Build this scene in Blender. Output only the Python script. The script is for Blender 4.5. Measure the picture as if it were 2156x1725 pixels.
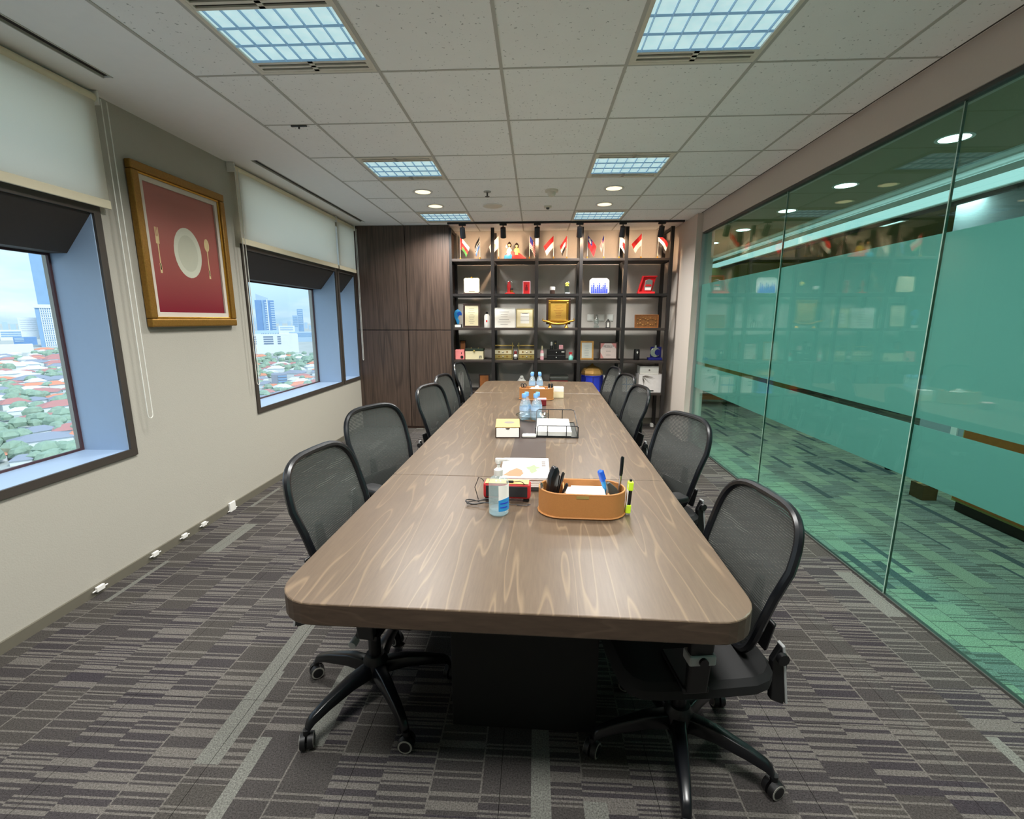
import bpy, bmesh, math, random
from mathutils import Vector, Matrix
random.seed(7)
PI = math.pi
S = bpy.context.scene
for o in list(bpy.data.objects):
    bpy.data.objects.remove(o, do_unlink=True)
C = S.collection

# ------------------------------------------------------------------ camera
cd = bpy.data.cameras.new('camera'); cam = bpy.data.objects.new('camera', cd); C.objects.link(cam)
cd.sensor_fit = 'HORIZONTAL'; cd.sensor_width = 36.0; cd.lens = 979.177 / 2156 * 36
cd.clip_start = 0.05; cd.clip_end = 20000
EYE = 1.491
yaw, pit, rol = 0.05025, 0.19031, 0.00087
fw = Vector((-math.sin(yaw) * math.cos(pit), math.cos(yaw) * math.cos(pit), -math.sin(pit)))
rt = Vector((math.cos(yaw), math.sin(yaw), 0)); up = rt.cross(fw)
r2 = math.cos(rol) * rt + math.sin(rol) * up; u2 = -math.sin(rol) * rt + math.cos(rol) * up
M = Matrix((r2, u2, -fw)).transposed().to_4x4(); M.translation = (0, 0, EYE)
cam.matrix_world = M
S.camera = cam

# ------------------------------------------------------------------ exposure, sky
S.view_settings.view_transform = 'Standard'; S.view_settings.look = 'None'
S.view_settings.gamma = 1; S.view_settings.use_curve_mapping = False
S.view_settings.exposure = 0.42
SKY = 1.1; TROFFER_W = 30.0; DOWN_W = 7.0; SPOT_W = 13.0; CORR_W = 12.0

W = bpy.data.worlds.new('sky'); S.world = W; W.use_nodes = True
nt = W.node_tree; nt.nodes.clear()
def N(t, typ, **kw):
    n = t.nodes.new(typ)
    for k, v in kw.items(): setattr(n, k, v)
    return n
tc = N(nt, 'ShaderNodeTexCoord'); sp = N(nt, 'ShaderNodeSeparateXYZ')
nt.links.new(tc.outputs['Generated'], sp.inputs[0])
rmp = N(nt, 'ShaderNodeValToRGB'); nt.links.new(sp.outputs['Z'], rmp.inputs[0])
e = rmp.color_ramp.elements
e[0].position = 0.0; e[0].color = (.40, .60, .76, 1); e[1].position = .5; e[1].color = (.46, .66, .9, 1)
k = e.new(.06); k.color = (.55, .78, .92, 1)
k = e.new(.16); k.color = (.70, .87, .96, 1)
mp = N(nt, 'ShaderNodeMapping'); mp.inputs['Scale'].default_value = (3, 3, 14)
nt.links.new(tc.outputs['Generated'], mp.inputs[0])
nz = N(nt, 'ShaderNodeTexNoise'); nz.inputs['Scale'].default_value = 1.6; nz.inputs['Detail'].default_value = 5
nt.links.new(mp.outputs[0], nz.inputs['Vector'])
cr = N(nt, 'ShaderNodeValToRGB'); nt.links.new(nz.outputs['Fac'], cr.inputs[0])
cr.color_ramp.elements[0].position = .45; cr.color_ramp.elements[1].position = .75
mx = N(nt, 'ShaderNodeMixRGB'); mx.inputs[2].default_value = (.86, .93, .97, 1)
nt.links.new(cr.outputs[0], mx.inputs[0]); nt.links.new(rmp.outputs[0], mx.inputs[1])
bg = N(nt, 'ShaderNodeBackground'); bg.inputs[1].default_value = SKY
wo = N(nt, 'ShaderNodeOutputWorld')
nt.links.new(mx.outputs[0], bg.inputs[0]); nt.links.new(bg.outputs[0], wo.inputs[0])

sd = bpy.data.lights.new('sun', 'SUN'); sd.energy = 2.2; sd.angle = .3; sd.color = (1, .97, .92)
so = bpy.data.objects.new('sun', sd); C.objects.link(so); so.rotation_euler = (0, math.radians(42), math.radians(-25)); so.location = (20, 0, 30)

# ------------------------------------------------------------------ mesh helpers
class MB:
    def __init__(s): s.v = []; s.f = []; s.m = []; s.mi = 0
    def add(s, vs, fs, mi=None):
        b = len(s.v); s.v += [tuple(p) for p in vs]
        for f in fs: s.f.append([b + i for i in f]); s.m.append(s.mi if mi is None else mi)
        return s
    def box(s, x0, x1, y0, y1, z0, z1, mi=None):
        return s.add([(x0,y0,z0),(x1,y0,z0),(x1,y1,z0),(x0,y1,z0),(x0,y0,z1),(x1,y0,z1),(x1,y1,z1),(x0,y1,z1)],
                     [(0,3,2,1),(4,5,6,7),(0,1,5,4),(1,2,6,5),(2,3,7,6),(3,0,4,7)], mi)
    def cyl(s, p0, p1, r0, r1=None, seg=16, mi=None):
        p0 = Vector(p0); p1 = Vector(p1); r1 = r0 if r1 is None else r1
        d = (p1 - p0).normalized(); a = Vector((0,0,1)) if abs(d.z) < .9 else Vector((1,0,0))
        u = d.cross(a).normalized(); w = d.cross(u)
        vs = []
        for p, r in ((p0, r0), (p1, r1)):
            for i in range(seg):
                t = 2*PI*i/seg; vs.append(p + u*(r*math.cos(t)) + w*(r*math.sin(t)))
        fs = [(i, (i+1) % seg, seg+(i+1) % seg, seg+i) for i in range(seg)]
        fs += [tuple(range(seg-1, -1, -1)), tuple(range(seg, 2*seg))]
        return s.add(vs, fs, mi)
    def lathe(s, prof, cx=0, cy=0, cz=0, seg=20, mi=None, sx=1, sy=1, ring=False):
        vs = []; n = len(prof)
        for r, z in prof:
            for i in range(seg):
                t = 2*PI*i/seg; vs.append((cx+sx*r*math.cos(t), cy+sy*r*math.sin(t), cz+z))
        fs = []
        for j in range(n-1):
            for i in range(seg):
                k = (i+1) % seg; fs.append((j*seg+i, j*seg+k, (j+1)*seg+k, (j+1)*seg+i))
        if ring:
            for i in range(seg): k = (i+1) % seg; fs.append(((n-1)*seg+i, (n-1)*seg+k, k, i))
        else: fs.append(tuple(range(seg-1, -1, -1))); fs.append(tuple(range((n-1)*seg, n*seg)))
        return s.add(vs, fs, mi)
    def tube(s, pts, r, seg=8, mi=None, closed=False, flat=1.0):
        P = [Vector(p) for p in pts]; n = len(P); vs = []
        t0 = None; u = None
        for i in range(n):
            a = P[(i-1) % n] if (closed or i > 0) else P[i]; b = P[(i+1) % n] if (closed or i < n-1) else P[i]
            t = (b-a).normalized()
            if u is None:
                q = Vector((0,0,1)) if abs(t.z) < .9 else Vector((1,0,0)); u = t.cross(q).normalized()
            else:
                u = (u - t*u.dot(t)).normalized()
            w = t.cross(u); rr = r[i] if isinstance(r, (list, tuple)) else r
            for k in range(seg):
                g = 2*PI*k/seg; vs.append(P[i] + u*(rr*math.cos(g)) + w*(rr*flat*math.sin(g)))
        fs = []; m = n if closed else n-1
        for i in range(m):
            j = (i+1) % n
            for k in range(seg):
                l = (k+1) % seg; fs.append((i*seg+k, i*seg+l, j*seg+l, j*seg+k))
        if not closed: fs += [tuple(range(seg-1,-1,-1)), tuple(range((n-1)*seg, n*seg))]
        return s.add(vs, fs, mi)
    def prism(s, poly, a0, a1, plane='xy', mi=None):
        def P(p, a): return {'xy': (p[0],p[1],a), 'xz': (p[0],a,p[1]), 'yz': (a,p[0],p[1])}[plane]
        n = len(poly); vs = [P(p, a0) for p in poly] + [P(p, a1) for p in poly]
        fs = [tuple(range(n-1,-1,-1)), tuple(range(n, 2*n))] + [(i, (i+1) % n, n+(i+1) % n, n+i) for i in range(n)]
        return s.add(vs, fs, mi)
    def ring(s, x0, x1, y0, y1, z0, z1, w, axis='y', mi=None):
        # rectangular picture-frame ring; the hole runs along the axis
        if axis == 'y':
            s.box(x0,x1,y0,y1,z0,z0+w,mi); s.box(x0,x1,y0,y1,z1-w,z1,mi); s.box(x0,x0+w,y0,y1,z0+w,z1-w,mi); s.box(x1-w,x1,y0,y1,z0+w,z1-w,mi)
        elif axis == 'x':
            s.box(x0,x1,y0,y1,z0,z0+w,mi); s.box(x0,x1,y0,y1,z1-w,z1,mi); s.box(x0,x1,y0,y0+w,z0+w,z1-w,mi); s.box(x0,x1,y1-w,y1,z0+w,z1-w,mi)
        else:
            s.box(x0,x1,y0,y0+w,z0,z1,mi); s.box(x0,x1,y1-w,y1,z0,z1,mi); s.box(x0,x0+w,y0+w,y1-w,z0,z1,mi); s.box(x1-w,x1,y0+w,y1-w,z0,z1,mi)
        return s
    def rot(s, ang, axis='x', piv=(0,0,0), frm=0):
        R = Matrix.Rotation(ang, 3, axis.upper()); p = Vector(piv)
        for i in range(frm, len(s.v)): s.v[i] = tuple(R @ (Vector(s.v[i])-p) + p)
        return s
    def move(s, d, frm=0):
        for i in range(frm, len(s.v)): s.v[i] = tuple(Vector(s.v[i]) + Vector(d))
        return s
    def build(s, name, mat, parent=None, loc=(0,0,0), rz=0, smooth=False, bevel=0, seg=2, ang=35):
        me = bpy.data.meshes.new(name); me.from_pydata(s.v, [], s.f)
        mats = mat if isinstance(mat, (list, tuple)) else [mat]
        for m in mats: me.materials.append(m)
        for p, i in zip(me.polygons, s.m): p.material_index = i
        bm = bmesh.new(); bm.from_mesh(me)
        bmesh.ops.recalc_face_normals(bm, faces=bm.faces)
        if bevel:
            es = [e for e in bm.edges if len(e.link_faces) == 2 and e.calc_face_angle(0) > math.radians(ang)]
            bmesh.ops.bevel(bm, geom=es, offset=bevel, segments=seg, affect='EDGES', clamp_overlap=True, profile=.5)
        bm.to_mesh(me); bm.free()
        if smooth:
            for p in me.polygons: p.use_smooth = True
            me.set_sharp_from_angle(angle=math.radians(40))
        o = bpy.data.objects.new(name, me); C.objects.link(o)
        o.parent = parent; o.location = loc; o.rotation_euler = (0,0,rz)
        return o

def tag(o, label, cat, group=None, kind=None):
    o['label'] = label; o['category'] = cat
    if group: o['group'] = group
    if kind: o['kind'] = kind
    return o
def thing(name, label, cat, loc=(0,0,0), rz=0, group=None):
    o = bpy.data.objects.new(name, None); C.objects.link(o); o.empty_display_size = .05
    o.location = loc; o.rotation_euler = (0,0,rz)
    return tag(o, label, cat, group)
def struct(o): o['kind'] = 'structure'; return o
def struct_empty(name, loc=(0,0,0)):
    o = bpy.data.objects.new(name, None); C.objects.link(o); o.location = loc; o['kind'] = 'structure'; return o
def copy_tree(o, parent=None):
    c = o.copy(); C.objects.link(c); c.parent = parent
    for ch in list(o.children): copy_tree(ch, c)
    return c
def share(o, parent, loc=None, rz=0):
    c = o.copy(); C.objects.link(c); c.parent = parent
    if loc is not None: c.location = loc
    c.rotation_euler = (0,0,rz); return c
def text_mesh(txt, size, name, mat, parent, loc, rot, extrude=.0008):
    cu = bpy.data.curves.new(name, 'FONT'); cu.body = txt; cu.size = size; cu.align_x = 'CENTER'; cu.align_y = 'CENTER'; cu.extrude = extrude
    t = bpy.data.objects.new(name, cu); C.objects.link(t)
    dg = bpy.context.evaluated_depsgraph_get(); me = bpy.data.meshes.new_from_object(t.evaluated_get(dg))
    bpy.data.objects.remove(t, do_unlink=True); bpy.data.curves.remove(cu)
    me.materials.clear(); me.materials.append(mat)
    o = bpy.data.objects.new(name, me); C.objects.link(o); o.parent = parent; o.location = loc; o.rotation_euler = rot
    return o

# ------------------------------------------------------------------ materials
def srgb(r, g, b):
    f = lambda c: (c/255/12.92 if c/255 <= .04045 else ((c/255+.055)/1.055)**2.4)
    return (f(r), f(g), f(b), 1)
def pm(name, col, rough=.5, metal=0, var=.08, scale=30, bump=0, spec=.5, emit=0, stretch=None, coat=0):
    m = bpy.data.materials.new(name); m.use_nodes = True; t = m.node_tree; b = t.nodes['Principled BSDF']
    col = srgb(*col) if max(col) > 1 else (*col[:3], 1)
    tcn = N(t, 'ShaderNodeTexCoord'); n = N(t, 'ShaderNodeTexNoise'); n.inputs['Scale'].default_value = scale; n.inputs['Detail'].default_value = 3
    if stretch:
        mpn = N(t, 'ShaderNodeMapping'); mpn.inputs['Scale'].default_value = stretch
        t.links.new(tcn.outputs['Object'], mpn.inputs[0]); t.links.new(mpn.outputs[0], n.inputs['Vector'])
    else: t.links.new(tcn.outputs['Object'], n.inputs['Vector'])
    mxn = N(t, 'ShaderNodeMixRGB'); mxn.inputs[1].default_value = tuple(c*(1-var) for c in col[:3]) + (1,); mxn.inputs[2].default_value = tuple(min(1, c*(1+var)) for c in col[:3]) + (1,)
    t.links.new(n.outputs['Fac'], mxn.inputs[0]); t.links.new(mxn.outputs[0], b.inputs['Base Color'])
    b.inputs['Roughness'].default_value = rough; b.inputs['Metallic'].default_value = metal
    b.inputs['Specular IOR Level'].default_value = spec
    if coat: b.inputs['Coat Weight'].default_value = coat; b.inputs['Coat Roughness'].default_value = .15
    if bump:
        bn = N(t, 'ShaderNodeBump'); bn.inputs['Strength'].default_value = bump; bn.inputs['Distance'].default_value = .004
        t.links.new(n.outputs['Fac'], bn.inputs['Height']); t.links.new(bn.outputs[0], b.inputs['Normal'])
    if emit: t.links.new(mxn.outputs[0], b.inputs['Emission Color']); b.inputs['Emission Strength'].default_value = emit
    return m
def emat(name, col, st):
    m = bpy.data.materials.new(name); m.use_nodes = True; t = m.node_tree; t.nodes.clear()
    em = N(t, 'ShaderNodeEmission'); em.inputs[0].default_value = (*col[:3], 1); em.inputs[1].default_value = st
    o = N(t, 'ShaderNodeOutputMaterial'); t.links.new(em.outputs[0], o.inputs[0]); return m
def glassmat(name, tint, refl=.035, rough=0.0, dens=0.0, dcol=(1,1,1)):
    # thin architectural glass: tinted see-through plus mirror reflection that grows at grazing angles
    m = bpy.data.materials.new(name); m.use_nodes = True; t = m.node_tree; t.nodes.clear()
    tr = N(t, 'ShaderNodeBsdfTransparent'); tr.inputs[0].default_value = (*tint, 1)
    gl = N(t, 'ShaderNodeBsdfGlossy'); gl.inputs['Roughness'].default_value = rough; gl.inputs[0].default_value = (1,1,1,1)
    lw = N(t, 'ShaderNodeLayerWeight'); lw.inputs[0].default_value = .5
    pw = N(t, 'ShaderNodeMath', operation='POWER'); pw.inputs[1].default_value = 5
    ma = N(t, 'ShaderNodeMath', operation='MULTIPLY_ADD'); ma.inputs[1].default_value = .9; ma.inputs[2].default_value = refl
    t.links.new(lw.outputs['Facing'], pw.inputs[0]); t.links.new(pw.outputs[0], ma.inputs[0])
    base = tr
    if dens:
        df = N(t, 'ShaderNodeBsdfDiffuse'); df.inputs[0].default_value = (*dcol, 1)
        mm = N(t, 'ShaderNodeMixShader'); mm.inputs[0].default_value = dens
        t.links.new(tr.outputs[0], mm.inputs[1]); t.links.new(df.outputs[0], mm.inputs[2]); base = mm
    ms = N(t, 'ShaderNodeMixShader'); t.links.new(ma.outputs[0], ms.inputs[0]); t.links.new(base.outputs[0], ms.inputs[1]); t.links.new(gl.outputs[0], ms.inputs[2])
    o = N(t, 'ShaderNodeOutputMaterial'); t.links.new(ms.outputs[0], o.inputs[0]); return m
def translucent(name, col, fac=.5):
    m = bpy.data.materials.new(name); m.use_nodes = True; t = m.node_tree; t.nodes.clear()
    tcn = N(t, 'ShaderNodeTexCoord'); n = N(t, 'ShaderNodeTexNoise'); n.inputs['Scale'].default_value = 250
    t.links.new(tcn.outputs['Object'], n.inputs['Vector'])
    mxn = N(t, 'ShaderNodeMixRGB'); mxn.inputs[1].default_value = (*[c*.95 for c in col], 1); mxn.inputs[2].default_value = (*col, 1); t.links.new(n.outputs['Fac'], mxn.inputs[0])
    d = N(t, 'ShaderNodeBsdfDiffuse'); r = N(t, 'ShaderNodeBsdfTranslucent')
    t.links.new(mxn.outputs[0], d.inputs[0]); t.links.new(mxn.outputs[0], r.inputs[0])
    ms = N(t, 'ShaderNodeMixShader'); ms.inputs[0].default_value = fac; t.links.new(d.outputs[0], ms.inputs[1]); t.links.new(r.outputs[0], ms.inputs[2])
    o = N(t, 'ShaderNodeOutputMaterial'); t.links.new(ms.outputs[0], o.inputs[0]); return m

def mathn(t, op, a, b=None, c=None):
    n = N(t, 'ShaderNodeMath', operation=op)
    for i, x in enumerate((a, b, c)):
        if x is None: continue
        if isinstance(x, (int, float)): n.inputs[i].default_value = x
        else: t.links.new(x, n.inputs[i])
    return n.outputs[0]
def white(t, a, b=None):
    cb = N(t, 'ShaderNodeCombineXYZ'); t.links.new(a, cb.inputs[0])
    if b is not None: t.links.new(b, cb.inputs[1])
    w = N(t, 'ShaderNodeTexWhiteNoise', noise_dimensions='3D'); t.links.new(cb.outputs[0], w.inputs['Vector']); return w.outputs['Value']
def carpet_mat(name, dark, light, strip, thr0, thr1, stripthr, cw=.125):
    m = bpy.data.materials.new(name); m.use_nodes = True; t = m.node_tree; b = t.nodes['Principled BSDF']
    g = N(t, 'ShaderNodeNewGeometry'); s = N(t, 'ShaderNodeSeparateXYZ'); t.links.new(g.outputs['Position'], s.inputs[0])
    x = s.outputs[0]; y = s.outputs[1]
    col = mathn(t, 'FLOOR', mathn(t, 'DIVIDE', x, cw)); fx = mathn(t, 'FRACT', mathn(t, 'DIVIDE', x, cw))
    h1 = white(t, col); yy = mathn(t, 'MULTIPLY_ADD', h1, 7.3, y)
    blk = mathn(t, 'FLOOR', mathn(t, 'DIVIDE', yy, .27)); h2 = white(t, col, blk)
    row = mathn(t, 'FLOOR', mathn(t, 'DIVIDE', y, .0072)); hr = white(t, row, mathn(t, 'MULTIPLY_ADD', h2, 91.7, col))
    thr = mathn(t, 'MULTIPLY_ADD', h2, thr1, thr0)
    st = mathn(t, 'GREATER_THAN', hr, thr)
    b2 = mathn(t, 'FLOOR', mathn(t, 'DIVIDE', yy, .43)); h3 = white(t, b2, mathn(t, 'ADD', col, 37.0))
    h4 = white(t, mathn(t, 'ADD', b2, 11.0), col)
    wd = mathn(t, 'MULTIPLY_ADD', h4, .5, .12)
    sl = mathn(t, 'MULTIPLY', mathn(t, 'GREATER_THAN', h3, stripthr), mathn(t, 'LESS_THAN', fx, wd))
    edge = mathn(t, 'MULTIPLY', mathn(t, 'LESS_THAN', fx, .035), mathn(t, 'GREATER_THAN', h2, .45))
    nzn = N(t, 'ShaderNodeTexNoise'); nzn.inputs['Scale'].default_value = 190; nzn.inputs['Detail'].default_value = 6; nzn.inputs['Roughness'].default_value = .75; t.links.new(g.outputs['Position'], nzn.inputs['Vector'])
    m0 = N(t, 'ShaderNodeMixRGB'); m0.inputs[1].default_value = (dark[0]*.86, dark[1]*.84, dark[2]*.95, 1); m0.inputs[2].default_value = (dark[0]*1.3, dark[1]*1.32, dark[2]*1.18, 1); t.links.new(h2, m0.inputs[0])
    m1 = N(t, 'ShaderNodeMixRGB'); t.links.new(m0.outputs[0], m1.inputs[1]); m1.inputs[2].default_value = (*light, 1)
    f1 = mathn(t, 'MULTIPLY', mathn(t, 'MAXIMUM', st, edge), .8); t.links.new(f1, m1.inputs[0])
    m2 = N(t, 'ShaderNodeMixRGB'); m2.inputs[2].default_value = (*strip, 1); t.links.new(m1.outputs[0], m2.inputs[1]); t.links.new(sl, m2.inputs[0])
    m3 = N(t, 'ShaderNodeMixRGB', blend_type='MULTIPLY'); m3.inputs[0].default_value = 1
    gr = N(t, 'ShaderNodeValToRGB'); gr.color_ramp.elements[0].color = (.25,.25,.25,1); gr.color_ramp.elements[1].color = (1.8,1.8,1.8,1); gr.color_ramp.elements[0].position = .30; gr.color_ramp.elements[1].position = .70
    t.links.new(nzn.outputs['Fac'], gr.inputs[0]); t.links.new(m2.outputs[0], m3.inputs[1]); t.links.new(gr.outputs[0], m3.inputs[2])
    t.links.new(m3.outputs[0], b.inputs['Base Color']); b.inputs['Roughness'].default_value = .95; b.inputs['Specular IOR Level'].default_value = .1
    return m
def wood_mat(name, dark, mid, light, rough, scale=1.0, axis='y', streak=.5, wscale=9):
    m = bpy.data.materials.new(name); m.use_nodes = True; t = m.node_tree; b = t.nodes['Principled BSDF']
    tcn = N(t, 'ShaderNodeTexCoord'); mpn = N(t, 'ShaderNodeMapping')
    sc = {'y': (1, .085, 1), 'x': (.16, 1, 1), 'z': (1, 1, .045)}[axis]
    mpn.inputs['Scale'].default_value = tuple(scale*c for c in sc); t.links.new(tcn.outputs['Object'], mpn.inputs[0])
    n1 = N(t, 'ShaderNodeTexNoise'); n1.inputs['Scale'].default_value = 3.2; n1.inputs['Detail'].default_value = 2; t.links.new(mpn.outputs[0], n1.inputs['Vector'])
    # growth rings: fract of noise field gives cathedral figures
    rg = mathn(t, 'FRACT', mathn(t, 'MULTIPLY', n1.outputs['Fac'], wscale))
    rr = N(t, 'ShaderNodeValToRGB'); t.links.new(rg, rr.inputs[0]); E = rr.color_ramp.elements
    E[0].position = 0; E[0].color = (0,0,0,1); E[1].position = 1; E[1].color = (0,0,0,1)
    q = E.new(.80); q.color = (.1,.1,.1,1); q = E.new(.93); q.color = (1,1,1,1)
    n2 = N(t, 'ShaderNodeTexNoise'); n2.inputs['Scale'].default_value = 60; n2.inputs['Detail'].default_value = 4; t.links.new(mpn.outputs[0], n2.inputs['Vector'])
    m1 = N(t, 'ShaderNodeMixRGB'); m1.inputs[1].default_value = (*dark,1); m1.inputs[2].default_value = (*mid,1); t.links.new(n2.outputs['Fac'], m1.inputs[0])
    m2 = N(t, 'ShaderNodeMixRGB'); m2.inputs[2].default_value = (*light,1); t.links.new(m1.outputs[0], m2.inputs[1])
    t.links.new(mathn(t, 'MULTIPLY', rr.outputs[0], streak), m2.inputs[0])
    t.links.new(m2.outputs[0], b.inputs['Base Color']); b.inputs['Roughness'].default_value = rough; b.inputs['Specular IOR Level'].default_value = .4
    return m
def mesh_mat(name, col, pitch, duty):
    # open woven mesh: opaque cords with see-through gaps between them
    m = bpy.data.materials.new(name); m.use_nodes = True; t = m.node_tree; b = t.nodes['Principled BSDF']; out = t.nodes['Material Output']
    tcn = N(t, 'ShaderNodeTexCoord'); s = N(t, 'ShaderNodeSeparateXYZ'); t.links.new(tcn.outputs['Object'], s.inputs[0])
    wv = mathn(t, 'MULTIPLY', mathn(t, 'SINE', mathn(t, 'MULTIPLY', s.outputs[1], 60.0)), .0012)
    fz = mathn(t, 'FRACT', mathn(t, 'DIVIDE', mathn(t, 'ADD', s.outputs[2], wv), pitch))
    fy = mathn(t, 'FRACT', mathn(t, 'DIVIDE', s.outputs[1], .031))
    gap = mathn(t, 'MULTIPLY', mathn(t, 'GREATER_THAN', fz, duty), mathn(t, 'GREATER_THAN', fy, .06))
    b.inputs['Base Color'].default_value = (*col, 1); b.inputs['Roughness'].default_value = .55
    tr = N(t, 'ShaderNodeBsdfTransparent'); ms = N(t, 'ShaderNodeMixShader')
    t.links.new(gap, ms.inputs[0]); t.links.new(b.outputs[0], ms.inputs[1]); t.links.new(tr.outputs[0], ms.inputs[2]); t.links.new(ms.outputs[0], out.inputs[0])
    return m
def ceil_mat():
    m = pm('ceiling_tile_mat', (246, 246, 243), .95, var=.03, scale=8, spec=.1); t = m.node_tree; b = t.nodes['Principled BSDF']
    src = b.inputs['Base Color'].links[0].from_socket
    g = N(t, 'ShaderNodeNewGeometry')
    v = N(t, 'ShaderNodeTexNoise'); v.inputs['Scale'].default_value = 55; v.inputs['Detail'].default_value = 2; t.links.new(g.outputs['Position'], v.inputs['Vector'])
    rp = N(t, 'ShaderNodeValToRGB'); rp.color_ramp.elements[0].position = .29; rp.color_ramp.elements[0].color = (.55,.55,.55,1); rp.color_ramp.elements[1].position = .34; rp.color_ramp.elements[1].color = (1,1,1,1)
    t.links.new(v.outputs['Fac'], rp.inputs[0])
    mm = N(t, 'ShaderNodeMixRGB', blend_type='MULTIPLY'); mm.inputs[0].default_value = 1; t.links.new(src, mm.inputs[1]); t.links.new(rp.outputs[0], mm.inputs[2]); t.links.new(mm.outputs[0], b.inputs['Base Color'])
    return m

M_WALL = pm('wallpaper_beige', (172, 168, 157), .85, var=.04, scale=140, bump=.25, spec=.2)
M_WALLR = pm('wall_paint_cream', (200, 190, 180), .85, var=.02, scale=60, spec=.2)
M_BACK = pm('wallpaper_grey', (196, 188, 180), .85, var=.05, scale=90, bump=.2, spec=.2)
M_GYP = pm('gypsum_white', (246, 245, 242), .92, var=.02, scale=20, spec=.1)
M_CEIL = ceil_mat()
M_TBAR = pm('ceiling_grid_bar', (186, 184, 176), .6, var=.03)
M_GAP = pm('shadow_gap_dark', (70, 66, 60), .8)
M_CARPET = carpet_mat('carpet', (.040, .036, .036), (.120, .111, .099), (.126, .126, .112), .44, .44, .84, .165)
M_CARPET2 = carpet_mat('carpet_corridor', (.21, .22, .18), (.085, .085, .075), (.065, .08, .085), .62, .3, .80)
M_SKIRT = pm('skirting_grey', (104, 100, 88), .35, var=.06)
M_FRAME = pm('window_frame_brown', (62, 56, 50), .5)
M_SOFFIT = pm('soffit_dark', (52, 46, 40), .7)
M_REVEAL = pm('reveal_skylight_blue', (158, 180, 206), .45, var=.02)  # blue cast of the skylight put into the lining colour
M_SEAL = pm('seal_dark', (70, 44, 48), .6)
M_WGLASS = glassmat('window_glass', (.93, .96, .97), .02)
M_WHITE = pm('white_plastic', (226, 224, 218), .4, var=.02)
M_BLIND = translucent('blind_fabric', (.98, .945, .86), .84)
M_HEM = pm('blind_hem', (222, 212, 184), .6, var=.02)
M_CORD = pm('bead_chain', (225, 224, 215), .4)
M_TGLASS = glassmat('tinted_glass', (.69, .90, .855), .045)
M_FILM = translucent('frosted_film', (.46, .57, .56), .42)
M_JOINT = pm('silicone_joint', (150, 178, 164), .3)
M_ALU = pm('aluminium', (170, 172, 170), .35, metal=.6, var=.03)
M_DARKCH = pm('dark_channel', (60, 62, 58), .5)
M_BLACK = pm('black_plastic', (15, 15, 17), .45, var=.1)
M_BLACK2 = pm('black_gloss', (15, 17, 21), .28, var=.1)
M_FABRIC = pm('black_fabric', (11, 11, 12), .8, var=.2, scale=300)
M_MESH = mesh_mat('chair_mesh', (.040, .043, .040), .0072, .86)
M_GREYP = pm('grey_plastic', (170, 172, 172), .4)
M_RINGP = pm('caster_ring', (150, 148, 140), .5)
M_STEEL = pm('chrome_steel', (190, 190, 190), .2, metal=1)
M_TABLE = wood_mat('table_walnut', (.072, .050, .034), (.122, .086, .058), (.215, .153, .095), .33, 2.5, 'y', .55, 8)
M_TEDGE = wood_mat('table_edge_walnut_shaded', (.032, .021, .014), (.066, .044, .030), (.09, .062, .042), .4, 2.2, 'x', .4)  # edge walnut deepened so its colour carries the shade on the rim
M_CAB = wood_mat('cabinet_walnut', (.012, .008, .006), (.150, .100, .076), (.030, .020, .016), .42, .8, 'z', .6, 9)
M_STRIP = pm('cable_channel_dark', (58, 46, 40), .45, var=.1)
M_SHELF = pm('shelf_dark_wood', (46, 38, 34), .5, var=.15, stretch=(4, 60, 60))
M_POST = pm('black_metal_post', (26, 22, 21), .5)
M_CGLASS = glassmat('clear_glass', (.95, .97, .97), .03)
M_CRYSTAL = glassmat('crystal', (.82, .88, .88), .10)
M_PET = glassmat('pet_bottle', (.93, .97, 1.0), .07, dens=.16, dcol=(.80, .92, 1.0))
M_WATER = glassmat('water', (.90, .96, 1.0), .05, dens=.10, dcol=(.75, .9, 1.0))
M_GEL = glassmat('gel_bottle', (.88, .95, .96), .05, dens=.22, dcol=(.72, .86, .86))
M_BCAP = pm('bottle_cap_blue', (120, 175, 235), .35)
M_TAN = pm('tan_leather', (172, 116, 62), .55, var=.08, scale=200, bump=.1)
M_TANIN = pm('tan_leather_inside', (196, 140, 84), .6, var=.06, scale=200)
M_PAPER = pm('white_paper', (238, 236, 230), .7, var=.02)
M_GOLD = pm('gold', (200, 150, 60), .3, metal=.85, var=.15, scale=60)
M_GOLDF = pm('gilt_frame', (146, 108, 44), .4, metal=.55, var=.3, scale=90, bump=.4)
M_BRASS = pm('brass', (190, 170, 104), .35, metal=.6, var=.15)
M_RED = pm('red_matte', (196, 30, 32), .5)
M_REDV = pm('red_velvet', (214, 26, 34), .7)
M_DRED = pm('dark_red', (120, 22, 30), .5)
M_SPKRED = pm('speaker_red', (190, 44, 48), .5)
M_GRILLE = pm('speaker_grille', (38, 36, 38), .8, var=.3, scale=600)
M_BLUE = pm('blue_plastic', (30, 90, 200), .35)
M_NAVY = pm('navy_velvet', (18, 26, 120), .7)
M_RBLUE = pm('royal_blue', (40, 60, 190), .5)
M_LBLUE = pm('label_blue', (40, 140, 205), .45)
M_GREEN = pm('leaf_green', (130, 190, 110), .5)
M_DGREEN = pm('dark_green', (30, 50, 34), .5)
M_LIME = pm('highlighter_lime', (204, 240, 50), .45)
M_PINK = pm('pink_plastic', (238, 140, 140), .5)
M_LPINK = pm('pale_pink', (240, 178, 188), .5)
M_YELLOW = pm('yellow', (240, 226, 110), .5)
M_ORANGE = pm('orange_wood', (176, 104, 44), .5, var=.2)
M_DWOOD = pm('dark_frame_wood', (56, 36, 28), .45, var=.2)
M_LWOOD = pm('light_frame_wood', (214, 156, 78), .45, var=.15)
M_CARVED = pm('carved_wood', (134, 88, 44), .45, var=.5, scale=45, bump=1.0)
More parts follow.
